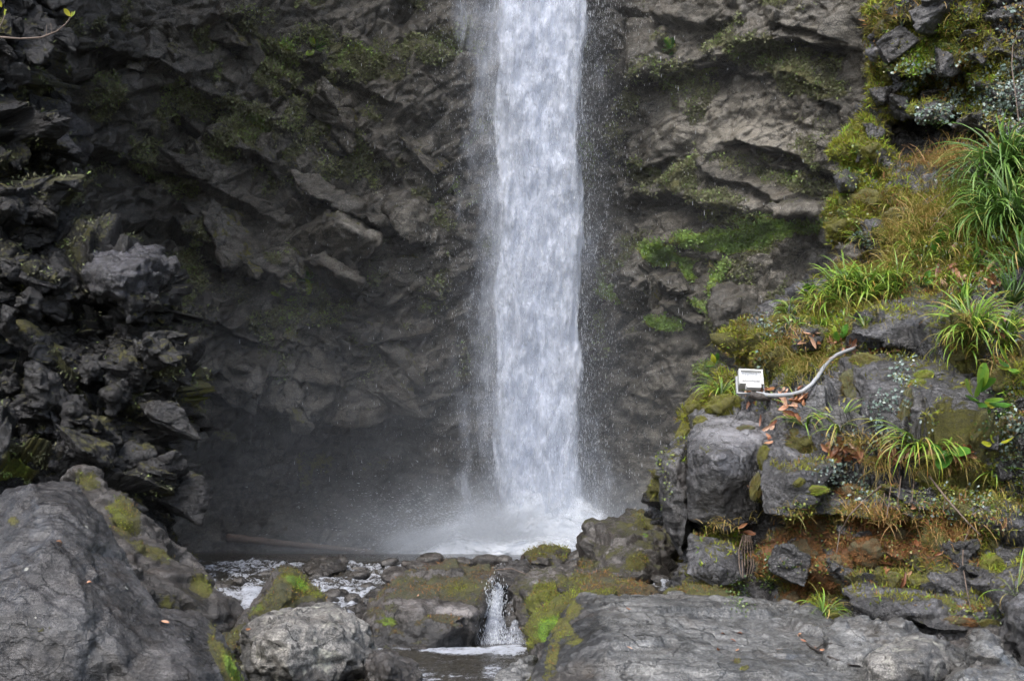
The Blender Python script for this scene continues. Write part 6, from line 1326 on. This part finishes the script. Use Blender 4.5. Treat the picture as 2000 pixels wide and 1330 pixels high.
def cushion(x, y, wpx, hpx, v, label, seed):
    h = hit(x, y)
    if h is None: return
    loc, nor, _ = h; D = loc.y; s = D / FOC
    o = bpy.data.objects.new('moss_cushion', CU[v]); COL.objects.link(o); o.location = loc - nor * (min(wpx, hpx) * .30 * s)
    r = np.random.default_rng(seed); o.scale = (wpx * s * .62, min(wpx, hpx) * s * .62, hpx * s * .62); o.rotation_euler = (r.uniform(-.2, .2), r.uniform(-.3, .3), r.uniform(-.4, .4))
    f = bpy.data.objects.new('fuzz', FZ[{0: 0, 1: 1, 2: 2, 3: 0, 4: 3}[v]]); COL.objects.link(f); f.parent = o; f['kind'] = 'stuff'
    tag(o, label, 'moss', 'moss cushions on the bank')
for i, (x, y, w, h_, v, lab) in enumerate([
    (1658, 755, 46, 56, 3, 'large brown-olive moss cushion hanging under the conduit end'), (1568, 867, 66, 34, 0, 'flat olive moss cushion on the ledge below the two tufts'), (1412, 797, 60, 38, 1, 'olive moss cushion below the floodlight tuft'), (1372, 785, 44, 36, 0, 'brownish moss cushion left of the one below the floodlight'),
    (1368, 820, 22, 22, 1, 'small round moss cushion on the shiny rock edge'), (1350, 800, 26, 26, 1, 'small moss cushion at the skyline left of the floodlight'), (1455, 836, 30, 14, 3, 'flat moss patch on top of the shiny rock face'), (1330, 850, 20, 40, 1, 'moss strip hanging down the left edge of the shiny rock'), (1475, 950, 20, 40, 0, 'moss strip in the crack between the two rock faces'), (1490, 895, 22, 40, 1, 'moss tongue in the upper crack right of the shiny rock'),
    (1805, 732, 40, 22, 2, 'bright green moss cushion on the ledge above the pale slab'), (1795, 748, 34, 18, 2, 'second bright green moss cushion just below the first above the pale slab'), (1700, 705, 60, 30, 0, 'olive moss at the lip of the ledge above the pale slab'), (1770, 800, 18, 60, 3, 'moss streak running down the pale slab'), (1840, 800, 8, 10, 1, 'moss dot on the pale slab'), (1908, 850, 20, 26, 0, 'olive moss at the right end of the pale slab'),
    (1590, 958, 50, 16, 2, 'bright green moss on the left of the overhang'), (1560, 942, 20, 14, 1, 'little green moss knob left of the bright one'), (1600, 1030, 40, 30, 4, 'rust-brown moss lump under the overhang'), (1660, 960, 50, 34, 4, 'orange-brown moss lump below the pale ivy'), (1560, 1080, 60, 50, 4, 'large rusty moss mass left of the hollow under the bank'), (1700, 1070, 54, 44, 4, 'rusty moss mass in the middle of the lower bank'),
    (1760, 1040, 50, 34, 4, 'orange moss mass right of the middle one'), (1640, 1100, 46, 34, 4, 'rusty moss lump low on the bank'), (1545, 1170, 36, 30, 4, 'rusty moss lump at the end of the grey slab'), (1830, 1060, 40, 60, 0, 'olive moss column under the big drooping tuft'), (1840, 930, 80, 50, 1, 'yellow-green moss mass under the right part of the ledge'), (1900, 920, 40, 30, 0, 'olive moss mass right of the yellow-green one'),
    (1790, 1140, 40, 24, 1, 'round olive moss cushion with a leaf in front above the folded rock'), (1745, 1140, 26, 26, 0, 'moss cushion left of the round one above the folded rock'), (1940, 1095, 40, 34, 2, 'mossy green pointed lump near the right edge'), (1912, 1158, 26, 16, 1, 'small flat moss cushion under the pointed lump'), (1870, 1212, 60, 18, 4, 'rust and green moss bed above the upright rock finger'), (1935, 1215, 36, 14, 0, 'olive moss bed right of the rust one above the rock finger'),
    (1630, 1205, 30, 16, 1, 'yellow moss at the base of the little tuft behind the slab'), (1700, 300, 34, 30, 1, 'yellow-green moss cushion on the knob below the hollow'), (1672, 325, 34, 26, 1, 'moss cushion at the left tip of the knob'), (1700, 390, 60, 40, 0, 'large olive moss bulge above the lower overhang'), (1640, 440, 46, 34, 1, 'moss bulge at the left tip of the lower overhang'), (1760, 420, 50, 30, 0, 'olive moss bulge right of the large one'),
    (1740, 160, 30, 24, 1, 'moss cushion on the left edge of the upper wall'), (1800, 60, 26, 20, 2, 'bright moss knob high on the wall'), (1840, 105, 22, 22, 2, 'round bright moss knob in the middle of the upper wall'), (1850, 130, 20, 26, 1, 'moss tongue below the round bright knob'), (1820, 150, 30, 14, 2, 'flat bright moss pad left of the moss tongue'), (1870, 240, 22, 16, 2, 'isolated bright moss ball above the hair grass'), (1900, 85, 20, 12, 2, 'bright moss pad near the top right'), (1785, 215, 26, 18, 2, 'bright moss tuft on the dark wall over the hollow'),
    (1790, 178, 36, 18, 1, 'pale green moss pad left of centre on the upper wall'), (1757, 190, 40, 24, 3, 'brown moss lump on the upper wall beside the pad'), (1720, 60, 34, 30, 3, 'brown moss lump at the upper left edge'), (1745, 20, 40, 30, 0, 'olive moss lump at the very top'), (1560, 600, 60, 24, 0, 'olive moss crest along the skyline'), (1530, 625, 50, 26, 1, 'yellow moss crest left of the olive one'), (1600, 650, 44, 30, 3, 'brown-green moss lump under the crest'), (1480, 715, 34, 34, 3, 'brown moss lump behind the floodlight'),
    (1520, 700, 30, 30, 0, 'olive moss lump right behind the floodlight'), (1690, 640, 12, 12, 1, 'tiny yellow moss spot on the slanting rock'), (1768, 606, 22, 10, 1, 'yellow moss patch on the crest of the slanting rock'), (1960, 750, 44, 40, 0, 'olive moss mass behind the yellowing leaves'), (1880, 690, 44, 24, 0, 'olive moss on the ledge under the wide tuft'), (1250, 1010, 30, 18, 3, 'brown moss on the peak of the humped boulder'), (1330, 1090, 30, 20, 0, 'moss lump between the humped boulder and the bank')]):
    cushion(x, y, w, h_, v, lab, i)

# ------------------------------------------------------------------ floodlight and its conduit
def box_bm(sx, sy, sz, bev=.006, loc=(0, 0, 0)):
    bm = bmesh.new(); bmesh.ops.create_cube(bm, size=1.0)
    for v in bm.verts: v.co = Vector((v.co.x * sx + loc[0], v.co.y * sy + loc[1], v.co.z * sz + loc[2]))
    if bev: bmesh.ops.bevel(bm, geom=bm.edges[:], offset=bev, segments=2, affect='EDGES', profile=.6)
    return bm
def bm_obj(name, bm, mat, parent, smooth=False):
    me = bpy.data.meshes.new(name); bm.to_mesh(me); bm.free(); return link(name, me, mat, parent, smooth)
def simple(name, col, rough, metal=0.0, noise=.15):
    t = NT(name); n = t.noise(t.pos(), 25, 5, .65)
    c = t.mix(t.math('MULTIPLY', n, noise * 2), col, tuple(v * .45 for v in col)); return t.done(t.bsdf(c, rough, t.bump(n, .002, .4), .5, Metallic=metal))
M_white = simple('weathered_white_paint', (.52, .52, .50), .45); M_refl = simple('lamp_reflector', (.6, .6, .58), .3, .35, .08); M_grey = simple('grey_white_conduit', (.30, .31, .32), .5, 0, .3); M_glass = None
t = NT('lamp_glass'); gl = t.n('BsdfGlossy'); gl.inputs['Roughness'].default_value = .05; tp = t.n('BsdfTransparent'); fr = t.n('Fresnel'); fr.inputs[0].default_value = 1.5; mx = t.n('MixShader'); t.l(fr.outputs[0], mx.inputs[0]); t.l(tp.outputs[0], mx.inputs[1]); t.l(gl.outputs[0], mx.inputs[2]); M_glass = t.done(mx.outputs[0])
h = hit(1470, 768); LD = h[0].y if h else 12.4
LD = LD - .10
base = P(1468, 762, LD)
lamp = empty('floodlight', base, 'white floodlight facing the viewer among grass on the rock ledge', 'floodlight')
lamp.rotation_euler = (R(-20), R(2), R(3))
W, H = 48 / FOC * LD, 32 / FOC * LD
zc = .05 + H / 2
fr_bm = bmesh.new()
for (sx, sz, lx, lz) in [(W, .016, 0, H / 2 - .008), (W, .016, 0, -H / 2 + .008), (.016, H - .034, -W / 2 + .008, 0), (.016, H - .034, W / 2 - .008, 0)]:
    b_ = box_bm(sx, .05, sz, .003, (lx, 0, lz + zc)); me_ = bpy.data.meshes.new('t'); b_.to_mesh(me_); b_.free(); fr_bm.from_mesh(me_); bpy.data.meshes.remove(me_)
bm_obj('frame', fr_bm, M_white, lamp)
bm_obj('housing', box_bm(W * .9, .09, H * .88, .012, (0, .075, zc)), M_white, lamp)
# ribbed reflector: a shallow trough behind the glass
nx, nz = 60, 16; xs_ = np.linspace(-W * .46, W * .46, nx); zs_ = np.linspace(-H * .44, H * .44, nz); X_, Z_ = np.meshgrid(xs_, zs_)
Yr = .020 - .035 * (X_ / (W * .46)) ** 2 * .5 - .012 * (Z_ / (H * .44)) ** 2 + .0022 * np.sign(np.sin(X_ * 300))
me = mesh_np('reflector', np.stack([X_, Yr, Z_ + zc], -1).reshape(-1, 3), grid_faces(nz, nx)); link('reflector', me, M_refl, lamp, False)
bm = bmesh.new(); bmesh.ops.create_cone(bm, cap_ends=True, segments=16, radius1=.008, radius2=.008, depth=W * .66); bmesh.ops.rotate(bm, verts=bm.verts, cent=(0, 0, 0), matrix=Matrix.Rotation(math.pi / 2, 3, 'Y')); bmesh.ops.translate(bm, verts=bm.verts, vec=(0, .002, zc - .03)); bm_obj('lamp_tube', bm, M_white, lamp, True)
bm_obj('glass', box_bm(W - .036, .003, H - .036, 0, (0, -.012, zc)), M_glass, lamp)
bm_obj('lower_visor', box_bm(W * .62, .07, .05, .012, (.012, -.02, zc - H / 2 - .026)), M_white, lamp)
bk = bmesh.new()
for (sx, sy, sz, loc) in [(.014, .03, .15, (-W / 2 - .010, .05, zc - .05)), (.014, .03, .15, (W / 2 + .010, .05, zc - .05)), (W + .034, .03, .012, (0, .05, zc - .131))]:
    b_ = box_bm(sx, sy, sz, .002, loc); me_ = bpy.data.meshes.new('t'); b_.to_mesh(me_); b_.free(); bk.from_mesh(me_); bpy.data.meshes.remove(me_)
bm_obj('bracket', bk, M_grey, lamp)
cp = [(1478, 768), (1500, 772), (1525, 772), (1548, 770), (1568, 764), (1584, 752), (1597, 736), (1608, 718), (1620, 704), (1635, 693), (1652, 686), (1670, 680)]
path = []
for i, (x, y) in enumerate(cp):
    hh = hit(x, y); d = hh[0].y if hh else LD
    path.append([x, y, d])
ds = np.array([p_[2] for p_ in path]); ds = np.minimum(ds, np.interp(np.arange(len(ds)), [0, len(ds) - 1], [LD + .05, ds[-1]]))
dd = ds.copy(); dd[1:-1] = np.minimum(np.minimum(ds[:-2], ds[2:]), ds[1:-1]); ds = dd; kk = np.array([.25, .5, .25])
for _ in range(3): ds[1:-1] = np.convolve(ds, kk, 'valid')
for p_, d in zip(path, ds): p_[2] = d - .10
add_log('conduit', path, 4.0 / FOC * LD, 3.8 / FOC * LD, M_grey, 'grey-white flexible conduit curving from the floodlight up over the rock edge', 'cable', seg=12, rough=0.0)
add_log('root_stub', [(1466, 772, LD - .08), (1490, 776, LD - .12), (1520, 780, LD - .12), (1546, 772, LD - .06)], .035, .02, M_dwood, 'dark crumbly root lying at the foot of the floodlight', 'root')

# dry stems, runners and twigs
def stem(name, pts, r0, r1, label, mat=M_wood, cat='twig', off=.06):
    path = []
    for (x, y) in pts:
        hh = hit(x, y); path.append([x, y, hh[0].y if hh else None])
    ok = [p_[2] for p_ in path if p_[2] is not None]; m = min(ok) if ok else 11
    d = np.array([p_[2] if p_[2] is not None else m for p_ in path]); d = np.minimum(d, np.linspace(d[0], d[-1], len(d)) + .2)
    for p_, v in zip(path, d): p_[2] = v - off
    return add_log(name, path, r0, r1, mat, label, cat, seg=6, rough=.15)
stem('dry_stem', [(1990, 240), (1984, 190), (1976, 130), (1978, 90), (1990, 60)], .008, .004, 'tall dry straw-coloured stem standing above the grass at the upper right edge', cat='stem', off=.5)
stem('dry_stem', [(1950, 336), (1890, 350), (1850, 370), (1810, 398)], .007, .004, 'dry arching stem over the hair grass, uppermost of three', cat='stem', off=.2)
stem('dry_stem', [(1945, 345), (1900, 360), (1862, 385), (1825, 430)], .007, .004, 'dry arching stem over the hair grass, middle of three', cat='stem', off=.2)
stem('dry_stem', [(1930, 350), (1890, 375), (1850, 410), (1815, 450)], .006, .004, 'dry arching stem over the hair grass, lowest of three', cat='stem', off=.2)
stem('runner', [(1720, 950), (1690, 975), (1660, 1005), (1640, 1040), (1634, 1080)], .008, .004, 'brown runner curving down left from the drooping tuft', cat='stem', off=.15)
stem('runner', [(1815, 930), (1850, 975), (1890, 1020), (1915, 1045)], .009, .005, 'brown runner slanting down right from the drooping tuft', cat='stem', off=.2)
stem('runner', [(1895, 1030), (1882, 1060), (1880, 1100), (1888, 1150), (1896, 1190)], .006, .004, 'thin twig hanging down near the right edge', cat='stem', off=.1)
stem('fallen_twig', [(1560, 1238), (1580, 1262), (1620, 1282), (1660, 1298), (1680, 1300)], .008, .005, 'dark forked twig lying on the grey slab', mat=M_dwood, off=.015)
stem('fallen_twig', [(1592, 1268), (1605, 1258), (1625, 1256), (1650, 1262)], .004, .002, 'thin side twig lying on the grey slab beside the forked one', mat=M_dwood, off=.015)
for i, dx in enumerate((-14, -8, -3, 3, 9, 14)):
    stem('hanging_root', [(1458 + dx * .5, 1045), (1457 + dx, 1075), (1458 + dx, 1105), (1456 + dx * .6, 1125 + 4 * (i % 3))], .007, .003, 'red-brown root hanging below the dead leaves on the low rock', mat=M_wood, cat='root', off=.08)['group'] = 'roots hanging below the dead leaves'
for i, (x, y, L) in enumerate([(1760, 930, 70), (1785, 940, 80), (1740, 950, 60), (1800, 950, 90), (1850, 940, 60), (1730, 940, 80)]):
    stem('hanging_root', [(x, y), (x - 4, y + L * .5), (x - 8, y + L)], .006, .003, 'brown dead blade or root hanging below the drooping tuft', mat=M_wood, cat='root', off=.12)['group'] = 'roots hanging below the drooping tuft'

# branch reaching in at the top left
br = empty('leafy_branch', P(-20, 74, 6.0), 'thin bare branch with fresh yellow-green leaves reaching in at the top left', 'branch')
def child_log(path, a, b): 
    o = add_log('twig', path, a, b, M_wood, None, None, seg=8, rough=.2, parent=br); o.matrix_parent_inverse = Matrix.Translation(-br.location); return o
child_log([(-60, 70, 6.0), (0, 73, 6.0), (40, 76, 6.0), (80, 74, 6.0), (110, 62, 6.0), (128, 48, 6.0), (138, 34, 6.0)], .0055, .0022)
child_log([(-20, 78, 6.0), (-4, 60, 6.0), (4, 45, 6.0), (10, 30, 6.0)], .004, .002); child_log([(90, 70, 6.0), (91, 50, 6.0)], .0018, .001); child_log([(101, 66, 6.0), (99, 46, 6.0)], .0018, .001)
for (x, y, ang, s) in [(139, 34, 62, .028), (137, 32, 132, .042), (9, 30, 70, .03), (3, 14, 110, .04), (8, 24, 20, .02), (141, 32, 40, .03)]:
    o = bpy.data.objects.new('leaf', GM[4]); COL.objects.link(o); o.parent = br; o.matrix_parent_inverse = Matrix.Translation(-br.location)
    a = R(ang); dv = Vector((math.cos(a), -.2, math.sin(a))).normalized(); up = Vector((-math.sin(a) * .3, -.9, .4)).normalized(); yv = up.cross(dv).normalized(); zv = dv.cross(yv)
    o.rotation_mode = 'QUATERNION'; o.rotation_quaternion = Matrix((dv, yv, zv)).transposed().to_quaternion(); o.location = P(x, y, 6.0); o.scale = (s, s, s)
print('plants', time.time() - T0)
